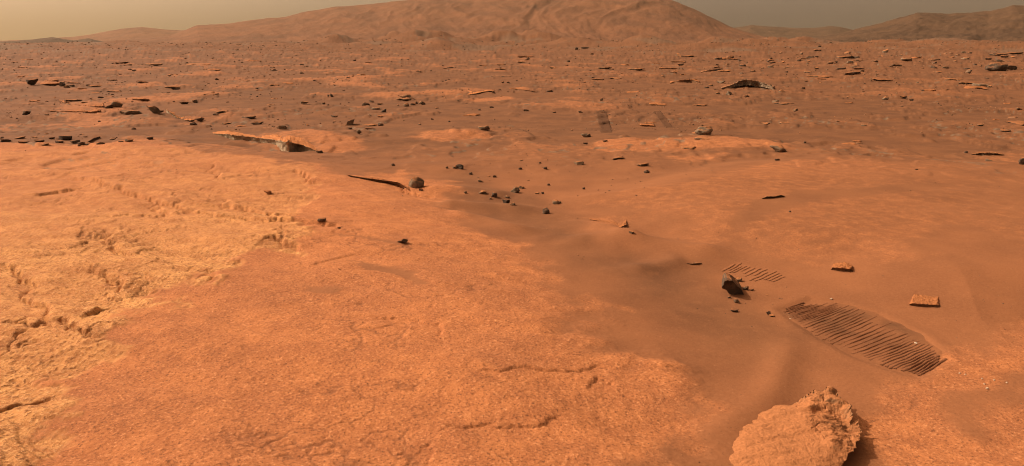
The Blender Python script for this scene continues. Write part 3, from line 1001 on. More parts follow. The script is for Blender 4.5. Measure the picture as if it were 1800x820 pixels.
tb = np.vstack([np.stack([i1, i0, np.full(NTH, nr * NTH)], 1), np.stack([(nr - 1) * NTH + i0, (nr - 1) * NTH + i1, np.full(NTH, nr * NTH + 1)], 1)])
org = np.array([cxb, cyb, gz0])
boul = put('boulder', fast_mesh('boulder', vb - org, qb[:, ::-1], tb[:, ::-1]), M_BRIGHT, 'pale orange crusty boulder with jagged flaking rim at the bottom edge', 'boulder', loc=org)

# ----------------------------------------------------------------- the block with a shadowed face beside the wheel track
block('rock', [(1267, 503), (1268, 489), (1272, 485), (1281, 489), (1290, 497), (1300, 506), (1312, 514), (1309, 517), (1292, 516), (1276, 510)], 0.17, M_DARK,
      'upright jagged block with a black shaded face above the wheel track', lean=0.55, slide=0.05, shrink=0.8, seed=9, amp=0.028)
rock('stone', 1311, 511, 10, 8, 'crag', M_DARK, 'dark knob touching the tail of the upright jagged block', 'stone')
rock('stone', 1299, 496, 12, 6, 'angular', M_GREY, 'flat chip lying on the back of the upright jagged block', 'stone')
rock('stone', 1322, 512, 6, 4, 'crag', M_DARK, 'crumb of dark rock just past the knob by the jagged block', 'stone')
rock('stone', 1281, 525, 6, 4, 'crag', M_DARK, 'dark nub in the sand directly below the upright jagged block', 'stone')
rock('stone', 1295, 534, 10, 8, 'wedge', M_GREY, 'grey stone leaning in the sand below the upright jagged block', 'stone')
rock('stone', 1290, 549, 13, 5, 'flat', M_DARK, 'flat dark stone on the pale sand rim below the jagged block', 'stone')
rock('stone', 1351, 555, 8, 7, 'angular', M_DARK, 'dark angular stone at the near end of the wheel track', 'stone')
rock('stone', 1358, 557, 10, 3, 'flat', M_GREY, 'thin sliver beside the dark angular stone by the wheel track', 'stone')
ledge('rock_ledge', [(1207, 463), (1216, 464), (1225, 463), (1233, 463)], [(1207, 464), (1216, 467), (1225, 468), (1233, 464.5)], 0.12, M_DARK, 'short dark curved sliver poking from the sand above the jagged block', over=0.05, cols=40)
ledge('rock_slab', [(1461, 473), (1464, 470), (1475, 471), (1488, 472), (1497, 473), (1499, 476)], [(1461, 475), (1464, 478), (1475, 481), (1488, 482), (1497, 481), (1499, 478)], 0.16, M_DUSTY,
      'flat tan slab alone on the dome of bedrock above the wheel track', 'rock slab', over=0.03, cols=60, raise_back=0.9, amp=0.17)
ledge('rock_slab', [(1599, 535), (1604, 533), (1620, 535), (1635, 536), (1647, 536), (1651, 538)], [(1599, 537), (1604, 540), (1620, 542), (1635, 542), (1647, 542), (1651, 540)], 0.20, M_DUSTY,
      'brick-shaped dusty slab half buried in the sand past the wheel track', 'rock slab', over=0.02, cols=60, raise_back=0.9, amp=0.17)
ledge('rock_ledge', [(1340, 349), (1348, 346), (1362, 346), (1372, 343), (1379, 345)], [(1340, 350), (1348, 350.5), (1362, 350), (1372, 347), (1379, 346.5)], 0.25, M_GREY, 'broken dark ledge on the curved sand band crossing the dome', over=0.05, cols=50, amp=0.25)
ledge('rock_slab', [(1036, 386), (1050, 388), (1066, 394), (1076, 399), (1090, 400), (1101, 395)], [(1036, 387), (1050, 391), (1066, 398), (1076, 405), (1090, 405), (1101, 399)], 0.55, M_DUSTY,
      'bright orange slab with a crumbled tip in the sand trough', 'rock slab', over=0.05, cols=80, amp=0.22)
rock('stone', 1111, 412, 9, 4, 'flat', M_GREY, 'little flat stone just beyond the crumbled tip of the bright slab', 'stone')

# ----------------------------------------------------------------- white mineral chips
for px, py, w, h, lab in [(1611, 606, 9, 5, 'white egg-shaped pebble beside the tread marks'), (1460, 527, 5, 4, 'tiny white pebble above the far edge of the wheel track'),
                          (1390, 562, 4, 3, 'pale speck at the near corner of the wheel track'), (1748, 670, 5, 4, 'brightest white chip in the scatter at the right edge'),
                          (1735, 685, 6, 5, 'white chip lowest in the scatter at the right edge'), (1688, 657, 5, 3, 'white chip where the scatter meets the wheel track'),
                          (1770, 674, 4, 3, 'white chip farthest right in the pale scatter'), (1697, 659, 4, 3, 'pale chip next to the wheel track end of the scatter'),
                          (1727, 667, 4, 3, 'pale chip in the middle of the white scatter'), (1731, 676, 4, 3, 'pale chip just above the lowest white chip')]:
    rock('pebble', px, py, 0.8 * w, 0.6 * h, 'angular', M_WHITE, lab, 'pebble', 'white mineral chips', sub=2)

# ----------------------------------------------------------------- rocks of the trough and the foreground bedrock
S = [
    (707, 428, 19, 8, 'angular', M_DARK, 'dark two-lobed stone lying on the smooth orange bedrock'),
    (563, 394, 15, 7, 'flat', M_DARK, 'dark flat stone at the corner of the rough crusty bedrock'),
    (596, 402, 6, 3, 'angular', M_DARK, 'tiny stone just past the dark flat stone on the bedrock'),
    (469, 343, 14, 7, 'flat', M_DUSTY, 'brown flake standing on the rough crusty bedrock'),
    (959, 376, 13, 11, 'crag', M_DARK, 'blackest lump sitting alone on the edge of the sand trough'),
    (978, 359, 13, 8, 'crag', M_GREY, 'grey crumbly stone just above the blackest lump'),
    (984, 358, 5, 4, 'angular', M_GREY, 'chip on the far side of the grey crumbly stone'),
    (906, 339, 17, 11, 'crag', M_GREY, 'largest crumbly clod of the stone cluster in the trough'),
    (918, 332, 10, 5, 'crag', M_GREY, 'low clod behind the largest crumbly clod in the trough'),
    (870, 347, 11, 9, 'crag', M_DARK, 'dark round clod left of the largest crumbly clod'),
    (862, 350, 5, 3, 'angular', M_DARK, 'crumb at the foot of the dark round clod'),
    (848, 341, 14, 5, 'crag', M_GREY, 'flat crumbly patch at the left end of the stone cluster'),
    (890, 358, 14, 7, 'crag', M_DARK, 'dark elongated clod nearest to the sand drift in the cluster'),
    (902, 361, 10, 5, 'crag', M_GREY, 'tail piece behind the dark elongated clod'),
    (893, 348, 9, 4, 'crag', M_GREY, 'grey crumb between the two biggest clods of the cluster'),
    (807, 297, 14, 8, 'crag', M_DARK, 'dark lumpy stone on the sand above the stone cluster'),
    (798, 297, 8, 4, 'angular', M_GREY, 'grey chip leaning on the dark lumpy stone'),
    (690, 292, 6, 5, 'round', M_DARK, 'small black stone at the start of a thin sand streak'),
    (785, 296, 5, 4, 'round', M_GREY, 'brown pebble left of the dark lumpy stone'),
    (827, 308, 7, 5, 'angular', M_DARK, 'dark chip on the drift below the dark lumpy stone'),
    (818, 340, 5, 4, 'round', M_GREY, 'single brown pebble on the wind streak beside the bedrock'),
    (844, 321, 10, 5, 'wedge', M_GREY, 'grey tilted sliver above the stone cluster'),
    (870, 312, 7, 4, 'angular', M_DARK, 'black chip on open sand above the tilted sliver'),
    (915, 298, 7, 4, 'round', M_DARK, 'dark pebble at the left end of a low sand ridge'),
    (958, 299, 7, 5, 'round', M_DARK, 'dark pebble at the right end of a low sand ridge'),
    (949, 288, 4, 3, 'round', M_DARK, 'tiny dark pebble above the low sand ridge'),
    (965, 327, 5, 4, 'round', M_DARK, 'dark pebble on clear sand right of the cluster'),
    (1026, 333, 5, 4, 'round', M_DARK, 'isolated black pebble before the bedrock dome'),
    (954, 342, 5, 4, 'round', M_DARK, 'dark pebble between the cluster and the grey crumbly stone'),
    (944, 342, 8, 3, 'flat', M_GREY, 'grey flake paired with a dark pebble right of the cluster'),
    (1018, 290, 18, 6, 'flat', M_GREY, 'grey plate propped on the sand before the orange rise'),
    (1086, 280, 22, 5, 'wedge', M_DARK, 'dark pointed plate beneath a pale crest'),
    (1138, 305, 11, 6, 'round', M_DARK, 'dark rounded stone on the flank of the bedrock dome'),
    (1130, 293, 22, 5, 'crag', M_GREY, 'patch of grey gravelly rock behind the bedrock dome'),
    (1372, 268, 30, 13, 'crag', M_GREY, 'grey gravelly mound on the plain behind the dome'),
    (1366, 283, 9, 4, 'flat', M_DARK, 'small black flake below the grey gravelly mound'),
    (1612, 299, 6, 2, 'flat', M_DARK, 'thin black chip near the crest of the dome'),
    (1388, 373, 4, 3, 'round', M_DARK, 'single pebble on the smooth part of the dome'),
    (1030, 253, 8, 3, 'flat', M_DARK, 'little dark plate left of a grey outcrop on the rise'),
    (1064, 249, 10, 3, 'flat', M_DARK, 'dark plate below the faint wheel track'),
    (1030, 242, 18, 7, 'crag', M_GREY, 'grey outcrop left of the faint wheel track'),
    (852, 229, 22, 8, 'crag', M_GREY, 'pale grey rubble heap near the bright orange patch'),
    (1698, 270, 6, 4, 'round', M_DARK, 'dark dot of a stone left of the layered outcrop'),
    (1747, 283, 20, 5, 'wedge', M_GREY, 'slanting grey stone under the layered outcrop'),
    (1798, 290, 12, 13, 'round', M_DARK, 'dark rounded rock cut by the right edge of view'),
]
for px, py, w, h, k, m, lab in S:
    rock('rock' if w > 12 else 'stone', px, py, w, h, k, m, lab, 'rock' if w > 12 else 'stone', sub=3 if w > 8 else 2)
ledge('rock_ledge', [(1708, 271), (1725, 269), (1745, 269), (1764, 272)], [(1708, 272), (1725, 274), (1745, 276), (1764, 274)], 0.8, M_GREY, 'dark layered outcrop on the plain near the right edge', over=0.10, cols=70, amp=0.3)

# ----------------------------------------------------------------- rocks of the left hollow
ledge('rock_slab', [(292, 192), (300, 199), (310, 206), (322, 211), (334, 212), (346, 210)], [(292, 198), (300, 207), (310, 215), (322, 219), (334, 219.5), (346, 212)], 1.7, M_TAN,
      'leaning slab with dusty orange top and pale chipped edge in the hollow', 'rock slab', over=0.10, cols=90, amp=0.2)
ledge('rock_slab', [(104, 176), (112, 181), (125, 184), (145, 186), (165, 187), (182, 187)], [(104, 179), (112, 186), (125, 189), (145, 191), (165, 192), (182, 191)], 2.4, M_DUSTY,
      'broad dusty plate with a low scalloped edge left of the round boulder', 'rock slab', over=0.08, cols=90, amp=0.3)
ledge('rock_slab', [(88, 195), (110, 196), (135, 196), (160, 197), (172, 195), (176, 195)], [(88, 196.5), (110, 198), (135, 199), (160, 201), (172, 202), (176, 198)], 1.4, M_DUSTY,
      'lower dusty plate stepping down in front of the broad plate', 'rock slab', over=0.05, cols=80, amp=0.3)
rock('boulder', 204, 189, 20, 11, 'round', M_GREY, 'round grey boulder behind the sand hollow', 'boulder', sub=4, seed=31)
rock('rock', 189, 190, 15, 6, 'wedge', M_DARK, 'dark arm of rock reaching from the plate to the round boulder', 'rock')
rock('rock_slab', 227, 202, 44, 7, 'flat', M_GREY, 'long grey slab lying flat below the round boulder', 'rock slab', deep=0.4, tilt=-0.04)
rock('rock', 268, 199, 20, 13, 'wedge', M_GREY, 'brown peaked rock at the top of the sand hollow', 'rock', seed=77)
rock('rock', 281, 199, 12, 4, 'flat', M_DARK, 'dark flake at the foot of the brown peaked rock', 'rock')
rock('rock', 338, 220, 13, 5, 'crag', M_DARK, 'dark fragment at the lower corner of the leaning slab', 'rock')
rock('rock', 350, 215, 14, 7, 'crag', M_DARK, 'crumbling dark end piece beside the leaning slab', 'rock')
rock('rock', 45, 203, 15, 8, 'crag', M_DARK, 'lumpy dark stone alone at the left of the hollow', 'rock')
rock('rock', 80, 203, 8, 3, 'flat', M_DARK, 'flat dark stone between the lumpy stone and the lower plate', 'rock')
rock('rock', 235, 229, 8, 4, 'angular', M_DARK, 'small brown stone on the crest before the hollow', 'rock')
rock('stone', 174, 215, 5, 3, 'round', M_DARK, 'single dark pebble on the floor of the hollow', 'stone')
rock('rock_slab', 55, 150, 19, 11, 'wedge', M_DARK, 'black-faced wedge of rock at the far left', 'rock slab', seed=41, tilt=-0.2, deep=0.6)
rock('rock_slab', 84, 151, 42, 5, 'flat', M_DUSTY, 'tilted orange plate right of the black-faced wedge', 'rock slab', seed=42, tilt=-0.03, deep=0.8)
rock('rock', 109, 152, 11, 8, 'angular', M_DARK, 'dark cube-shaped block at the end of the tilted orange plate', 'rock', seed=3, bury=0.2)
rock('rock', 117, 154, 9, 5, 'angular', M_TAN, 'pale fragment right of the dark cube-shaped block', 'rock')
ledge('rock_slab', [(112, 143), (125, 145), (140, 146)], [(112, 143.5), (125, 146.5), (140, 148.5)], 4.0, M_DUSTY, 'dark-edged plate behind the cube-shaped block', 'rock slab', over=0.3, cols=40)
rock('rock', 126, 153, 12, 4, 'crag', M_DARK, 'dark crumb in front of the dark-edged plate', 'rock')
rock('rock', 249, 147, 20, 6, 'wedge', M_DARK, 'dark jagged rock on a pale rise far left of centre', 'rock')
rock('rock', 300, 157, 30, 4, 'flat', M_GREY, 'flat grey outcrop right of the dark jagged rock', 'rock', deep=0.4)
rock('rock', 323, 183, 14, 4, 'flat', M_DARK, 'thin dark plate above the leaning slab', 'rock')
rock('rock', 342, 181, 10, 6, 'angular', M_GREY, 'grey block above the leaning slab', 'rock')
rock('rock', 379, 202, 11, 4, 'angular', M_DARK, 'dark stone on the plain above the long tilted slab', 'rock')
rock('rock', 452, 219, 22, 6, 'crag', M_DARK, 'dark jagged strip of rock above the long tilted slab', 'rock')
rock('rock', 497, 228, 16, 8, 'crag', M_GREY, 'crumbly dark outcrop beside the bright orange rise', 'rock')

# row of dark debris along the crest of the rough bedrock
ROW = [(30, 244, 20, 6, 'low dark rubble at the left end of the crest'), (68, 250, 16, 5, 'dark chip second along the crest'), (76, 256, 18, 6, 'black stone below the second crest chip'), (112, 247, 24, 10, 'largest black block on the crest of the rough bedrock'),
       (103, 252, 14, 6, 'dark stone tucked under the largest crest block'), (130, 253, 16, 8, 'crumbly brown clod right of the largest crest block'), (142, 255, 14, 8, 'round brown clod in the crest debris'),
       (152, 256, 12, 6, 'dark sliver foot at the base of the long diagonal shard'), (174, 254, 14, 5, 'flat black stone below the diagonal shard'), (196, 246, 14, 6, 'brown flake past the diagonal shard'),
       (225, 250, 15, 8, 'peaked dark stone near the right end of the crest debris'), (212, 250, 10, 3, 'small flat stone left of the peaked dark stone'), (263, 246, 13, 7, 'brown stone standing apart at the right of the crest debris'),
       (40, 252, 20, 5, 'long flat rubble piece low on the crest'), (8, 250, 18, 7, 'dark rubble touching the left edge of view'), (88, 245, 12, 5, 'thin dark flake left of the largest crest block'), (60, 243, 10, 4, 'small dark chip high on the crest')]
for px, py, w, h, lab in ROW:
    rock('rock', px, py, w, 0.75 * h, random.Random(px).choice(['angular', 'crag', 'wedge', 'flat']), M_DARK if px % 3 else M_GREY, lab, 'rock', 'dark debris along the bedrock crest')
ledge('rock_ledge', [(146, 254), (155, 249), (165, 243), (176, 240)], [(146, 256), (155, 254), (165, 248), (176, 243)], 0.25, M_DARK, 'long diagonal dark shard in the crest debris', over=0.06, cols=50, group='dark debris along the bedrock crest')

# ----------------------------------------------------------------- midfield rocks
MID = [
    (668, 222, 10, 5, 'angular', M_DARK, 'small dark stone right of the upright pointed rock', 6),
    (631, 235, 9, 7, 'angular', M_GREY, 'small peaked stone below the upright pointed rock', 7), (616, 227, 7, 4, 'round', M_DARK, 'dark pebble under the upright pointed rock', 8),
    (674, 198, 12, 7, 'wedge', M_DARK, 'black wedge on the plain above the upright pointed rock', 9), (660, 193, 16, 4, 'round', M_GREY, 'low grey hump left of the black wedge', 10),
    (643, 186, 14, 6, 'angular', M_DARK, 'dark block on the plain left of the stone row', 11), (712, 172, 20, 6, 'flat', M_GREY, 'oval grey slab lying flat in mid plain', 12),
    (726, 185, 10, 5, 'angular', M_DARK, 'left dark block of the stone row in mid plain', 13), (732, 184, 6, 5, 'angular', M_DARK, 'middle dark block of the stone row in mid plain', 14),
    (740, 184, 10, 6, 'angular', M_GREY, 'pale block of the stone row in mid plain', 15), (745, 185, 7, 6, 'wedge', M_DARK, 'dark end block of the stone row in mid plain', 16),
    (714, 188, 10, 6, 'round', M_GREY, 'grey cobble left of the stone row', 17), (582, 171, 7, 6, 'wedge', M_DARK, 'dark fin standing on the pale left plain', 18), (576, 171, 4, 4, 'angular', M_DARK, 'little block beside the dark fin', 19),
    (535, 184, 16, 4, 'flat', M_GREY, 'grey plate on the left plain below the dark fin', 20), (569, 184, 6, 4, 'angular', M_DARK, 'dark chip right of the grey plate', 21), (588, 207, 14, 4, 'flat', M_DARK, 'dark flake on a sand rise left of the pointed rock', 22),
    (668, 184, 10, 3, 'flat', M_GREY, 'grey flake between dark block and stone row', 23), (652, 181, 8, 4, 'angular', M_DARK, 'small block behind the dark block', 24),
    (926, 108, 12, 6, 'wedge', M_DARK, 'black tilted block alone in the far centre plain', 25), (915, 109, 14, 3, 'flat', M_GREY, 'pale plate running up to the black tilted block', 26),
    (1014, 87, 6, 4, 'angular', M_DARK, 'left black block of the far dark row', 27), (1029, 87, 14, 3, 'angular', M_DARK, 'long black block of the far dark row', 28), (1040, 96, 7, 3, 'angular', M_DARK, 'black block below the far dark row', 29),
    (576 + 620, 116, 12, 4, 'angular', M_DARK, 'dark block on the right plain before the outcrops', 30), (894, 148, 6, 3, 'angular', M_DARK, 'dark chip behind the roof-shaped plates', 31), (883, 148, 5, 3, 'angular', M_DARK, 'left dark chip behind the roof-shaped plates', 32),
    (965, 162, 12, 4, 'wedge', M_DARK, 'dark block at the right end of the roof-shaped plates', 33), (970, 120, 14, 4, 'flat', M_TAN, 'pale grey plate below the far centre plain', 34),
    (1238, 236, 31, 14, 'round', M_GREY, 'smooth grey humped boulder on the right plain', 35), (1400, 196, 9, 5, 'angular', M_GREY, 'lone grey block in the middle of the right plain', 36),
    (1268, 147, 16, 5, 'angular', M_GREY, 'grey block left of the arched outcrop', 37), (1330, 154, 13, 7, 'wedge', M_DARK, 'dark tooth under the arched outcrop', 38), (1355, 157, 11, 7, 'angular', M_GREY, 'squared grey block at the right foot of the arched outcrop', 39),
    (1283, 167, 12, 7, 'crag', M_GREY, 'grey knob below the arched outcrop', 40), (1262, 165, 8, 4, 'angular', M_GREY, 'small grey block left of the grey knob', 41), (1311, 170, 12, 4, 'crag', M_DARK, 'dark crust right of the grey knob', 42),
    (1363, 181, 14, 5, 'wedge', M_GREY, 'grey curved fin on the slope below the arched outcrop', 43), (1756, 125, 34, 15, 'round', M_DARK, 'big black boulder on the skyline side of the right plain', 44),
    (1782, 122, 18, 7, 'angular', M_DARK, 'dark tail block right of the big black boulder', 45), (1727, 153, 24, 5, 'flat', M_GREY, 'pale flat slab below the big black boulder', 46), (1740, 155, 8, 3, 'crag', M_TAN, 'pale crumb right of the pale flat slab', 47),
    (1558, 176, 11, 6, 'round', M_GREY, 'rounded grey stone on the right plain above the dome', 48), (1603, 178, 8, 4, 'angular', M_DARK, 'dark block right of the rounded grey stone', 49), (1588, 174, 12, 3, 'flat', M_DARK, 'thin flake between the rounded stone and dark block', 50),
    (1504, 133, 26, 6, 'wedge', M_DARK, 'dark sloping block in the far right plain', 51), (1358, 112, 14, 4, 'angular', M_DARK, 'dark flake on the plain above the arched outcrop', 52), (1185, 130, 14, 5, 'wedge', M_DARK, 'dark wedge left of the long grey swell', 53),
    (1210, 102, 24, 4, 'crag', M_DARK, 'dark crusty strip far above the arched outcrop', 54), (1284, 103, 14, 5, 'crag', M_DARK, 'dark clump in the far rubble band right of the strip', 55), (1262, 105, 14, 4, 'crag', M_DARK, 'smaller clump in the far rubble band', 56),
    (1490, 103, 26, 6, 'crag', M_DARK, 'largest dark jagged outcrop of the far right rubble', 57), (1494, 112, 12, 5, 'crag', M_GREY, 'grey lump under the largest far jagged outcrop', 58), (1480, 121, 18, 4, 'angular', M_DARK, 'black block row below the far jagged outcrop', 59),
    (1510, 123, 20, 3, 'flat', M_DARK, 'thin black plate right of the black block row', 60), (1437, 90, 16, 3, 'flat', M_DARK, 'dark bar near the far ridge', 61), (1442, 83, 6, 3, 'angular', M_DARK, 'block on the far pale rise', 62),
    (1768, 102, 14, 4, 'angular', M_DARK, 'dark block under the far right plate row', 63), (1738, 108, 12, 4, 'angular', M_DARK, 'dark block left above the big black boulder', 64), (1760, 100, 30, 4, 'crag', M_DARK, 'jagged far strip above the big black boulder', 65),
    (1790, 98, 28, 3, 'flat', M_DARK, 'long thin dark plate at the far right edge', 66), (1595, 109, 18, 6, 'crag', M_GREY, 'grey crumbling block in the far right rubble', 67), (1578, 117, 18, 4, 'wedge', M_DARK, 'dark slant left of the grey crumbling block', 68),
    (1540, 110, 12, 4, 'angular', M_DARK, 'dark chip between the jagged outcrop and crumbling block', 69), (1648, 108, 26, 3, 'flat', M_DARK, 'thin dark blade left of the open-mouthed wedge', 70), (1700, 105, 14, 4, 'crag', M_GREY, 'grey crust above the open-mouthed wedge', 71),
    (1405, 108, 8, 4, 'angular', M_DARK, 'dark nub in the far right rubble left of the jagged outcrop', 72), (698, 97, 14, 3, 'crag', M_GREY, 'grey heap far left of the black tilted block', 73), (790, 120, 12, 3, 'angular', M_DARK, 'dark block in the plain left of the black tilted block', 74),
    (480, 125, 10, 4, 'angular', M_DARK, 'dark block on the far left plain', 75), (235, 126, 8, 3, 'angular', M_DARK, 'dark chip on the far left rubble plain', 76), (530, 131, 8, 3, 'angular', M_GREY, 'grey chip right of the far left dark block', 77),
    (1058, 178, 6, 5, 'angular', M_GREY, 'small block above the faint wheel track', 78), (1520, 222, 10, 3, 'crag', M_GREY, 'low crust on the open right plain', 79), (1725, 222, 14, 4, 'crag', M_GREY, 'low grey lump near the right edge above the dome', 80),
    (1770, 232, 20, 4, 'crag', M_DARK, 'dark strip near the right edge above the layered outcrop', 81), (1416, 252, 5, 4, 'round', M_DARK, 'dark pebble right of the gravelly mound', 82), (1790, 193, 10, 4, 'angular', M_GREY, 'grey chip at the right edge of the plain', 83),
]
for px, py, w, h, k, m, lab, sd in MID:
    rock('boulder' if 'boulder' in lab else 'rock', px, py, w, h, k, M_PALE if m is M_GREY and w > 10 else m, lab, 'boulder' if 'boulder' in lab else 'rock', seed=sd + 200, sub=4 if w > 22 and k == 'round' else 3, bury=0.2)
block('rock', [(608, 219), (611, 214), (617, 212), (624, 209), (622, 214), (618, 220), (612, 221.5)], 0.28, M_GREY, 'upright pointed rock leaning right and casting a long shadow', lean=0.25, slide=-0.05, shrink=0.7, amp=0.03)
ledge('rock_slab', [(822, 167), (835, 165), (850, 161.5), (862, 160), (868, 161)], [(822, 167.5), (835, 166), (850, 163.5), (862, 163.5), (868, 163)], 3.0, M_TAN, 'roof-shaped pale plate rising to the right in mid plain', 'rock slab', over=0.25, cols=60)
ledge('rock_slab', [(895, 156), (905, 156), (920, 158), (935, 160), (943, 162)], [(895, 156.5), (905, 157.5), (920, 162), (935, 163.5), (943, 163)], 4.0, M_DUSTY, 'roof-shaped plate with black underside falling to the right', 'rock slab', over=0.5, cols=60, amp=0.07)
ledge('rock_slab', [(1268, 155), (1285, 150), (1300, 143), (1310, 140), (1325, 142), (1345, 147), (1360, 154)], [(1268, 156), (1285, 155), (1300, 152), (1310, 150), (1325, 151), (1345, 154), (1360, 158)], 2.5, M_PALE,
      'arched grey outcrop like a low vault on the right plain', 'rock slab', over=0.1, cols=90, raise_back=0.4, amp=0.2)
ledge('rock_slab', [(1687, 110), (1700, 113), (1712, 115), (1724, 117)], [(1687, 111), (1700, 117), (1712, 117), (1724, 117.6)], 5.0, M_DARK, 'open-mouthed dark wedge left of the big black boulder', 'rock slab', over=0.6, cols=50)
ledge('rock_slab', [(1232, 127), (1245, 124), (1258, 122), (1271, 121)], [(1232, 127.5), (1245, 126.5), (1258, 125.5), (1271, 125)], 3.0, M_PALE, 'long grey swell of rock above the arched outcrop', 'rock slab', over=0.1, cols=50, raise_back=0.3)
ledge('rock_slab', [(1178, 146), (1195, 141), (1212, 140), (1230, 144)], [(1178, 147), (1195, 146), (1212, 145.5), (1230, 146)], 3.0, M_DUSTY, 'low brown rise of layered rock left of the arched outcrop', 'rock slab', over=0.05, cols=50, raise_back=0.3)

# ----------------------------------------------------------------- lesser stones, indistinguishable within their patch
random.seed(11)
LIB = []
for i in range(12):
    k = ['angular', 'crag', 'flat', 'wedge', 'angular', 'round'][i % 6]
    p, t = rock_verts(900 + i, k, 2)
    p = p * np.array([1, 0.8, 1])
    p[:, 2] = (p[:, 2] + 0.45) / 1.45
    LIB.append((p, t, k))
MATS = {'d': M_DARK, 'g': M_GREY, 'r': M_RUBBLE}
LIBME = {}


def lib_mesh(i, mk):
    if (i, mk) not in LIBME:
        me = fast_mesh('stone', LIB[i][0], tris=LIB[i][1], smooth=LIB[i][2] in ('crag', 'round'))
        me.materials.append(MATS[mk]); LIBME[(i, mk)] = me
    return LIBME[(i, mk)]


ZONES = [
    ((1180, 92, 1800, 128), 90, (6, 15), 'd', 'far right rubble'), ((1150, 128, 1800, 165), 26, (5, 12), 'd', 'stones around the arched outcrop'), ((1150, 165, 1800, 240), 22, (4, 8), 'g', 'stones on the right plain'),
    ((500, 145, 820, 228), 34, (4, 9), 'd', 'stones on the mid plain'), ((820, 105, 1150, 200), 26, (4, 10), 'd', 'stones on the centre plain'), ((0, 150, 480, 182), 30, (5, 11), 'd', 'stones behind the hollow'),
    ((150, 105, 800, 145), 36, (4, 9), 'd', 'stones on the far left plain'), ((0, 236, 160, 258), 16, (5, 10), 'd', 'chips on the bedrock crest'), ((820, 268, 1160, 345), 24, (3, 6), 'd', 'pebbles in the trough'),
    ((1270, 515, 1420, 575), 12, (2.5, 5), 'd', 'pebbles by the track'),
]
MARKS = [(1490, 100, 'largest far jagged outcrop'), (1756, 118, 'big black boulder'), (1320, 150, 'arched outcrop'), (1238, 230, 'smooth humped boulder'), (1595, 105, 'grey crumbling far block'), (1250, 124, 'long grey swell'), (1400, 193, 'lone grey block'),
         (1558, 173, 'rounded grey stone'), (1727, 150, 'pale flat slab'), (1504, 131, 'dark sloping block'), (1648, 107, 'thin dark blade'), (1210, 101, 'far dark crusty strip'), (614, 214, 'upright pointed rock'), (712, 170, 'oval grey slab'),
         (735, 182, 'stone row'), (582, 168, 'dark fin'), (674, 195, 'black wedge'), (922, 105, 'black tilted block'), (850, 163, 'rising roof-shaped plate'), (920, 160, 'falling roof-shaped plate'), (1026, 86, 'far dark row'), (1062, 215, 'faint wheel track'),
         (204, 184, 'round grey boulder'), (55, 145, 'black-faced wedge'), (109, 149, 'cube-shaped block'), (249, 145, 'dark jagged rock'), (140, 185, 'broad dusty plate'), (320, 205, 'leaning slab'), (480, 123, 'far left dark block'), (698, 96, 'far grey heap'),
         (235, 125, 'far left chip'), (112, 243, 'largest crest block'), (30, 244, 'left crest rubble'), (160, 250, 'diagonal shard'), (906, 335, 'largest crumbly clod'), (807, 294, 'dark lumpy stone'), (959, 372, 'blackest lump'), (1018, 288, 'propped grey plate'),
         (1138, 303, 'rounded dome stone'), (1290, 503, 'upright jagged block'), (1351, 553, 'angular track stone'), (1086, 279, 'dark pointed plate'), (452, 217, 'dark jagged strip'), (300, 155, 'flat grey outcrop')]
USED = set()


def single(lab, px, py, own):
    """a second landmark where the first leaves two stones alike"""
    if lab in USED:
        for _, t in sorted(((px - a) ** 2 + ((py - b) * 3) ** 2, t) for a, b, t in MARKS if t != own)[:8]:
            l2 = lab + ' toward the ' + t
            if len(l2.split()) <= 16 and l2 not in USED:
                lab = l2
                break
    USED.add(lab)
    return lab


LOOK = {'angular': 'angular', 'crag': 'lumpy', 'flat': 'flat', 'wedge': 'pointed', 'round': 'rounded'}
for (x0, y0, x1, y1), n, (s0, s1), tone, grp in ZONES:
    for q in range(n):
        px, py = random.uniform(x0, x1), random.uniform(y0, y1)
        u = random.random() ** 2.2
        w = s0 + (s1 - s0) * u
        pt = find(px, py); f = depth(pt)
        i = random.randrange(12)
        mk = random.choice('dd' + tone + 'gr')
        W = w * f / F
        dd = [((px - a) ** 2 + ((py - b) * 3) ** 2, a, b, t) for a, b, t in MARKS]
        d0, a, b, t = min(dd)
        hx, hy = px - a, (py - b) * 3
        way = ('left of' if hx < 0 else 'right of') if abs(hx) > abs(hy) else ('above' if hy < 0 else 'below')
        near_ = 'close' if d0 < 25 ** 2 else 'a little' if d0 < 60 ** 2 else 'well'
        lab = '%s %s %s stone %s %s the %s' % ('tiny' if w < 5 else 'small' if w < 8 else 'larger', {'d': 'black', 'g': 'grey', 'r': 'brown'}[mk], LOOK[LIB[i][2]], near_, way, t)
        o = put('stone', lib_mesh(i, mk), None, single(lab, px, py, t), 'stone', grp)
        o.location = pt - np.array([0, 0, 0.05 * W])
        a = W / 2
        o.scale = (a, a * random.uniform(0.6, 1.1), W * random.uniform(0.22, 0.45))
        o.rotation_euler = (random.uniform(-.15, .15), random.uniform(-.15, .15), random.uniform(0, 6.28))

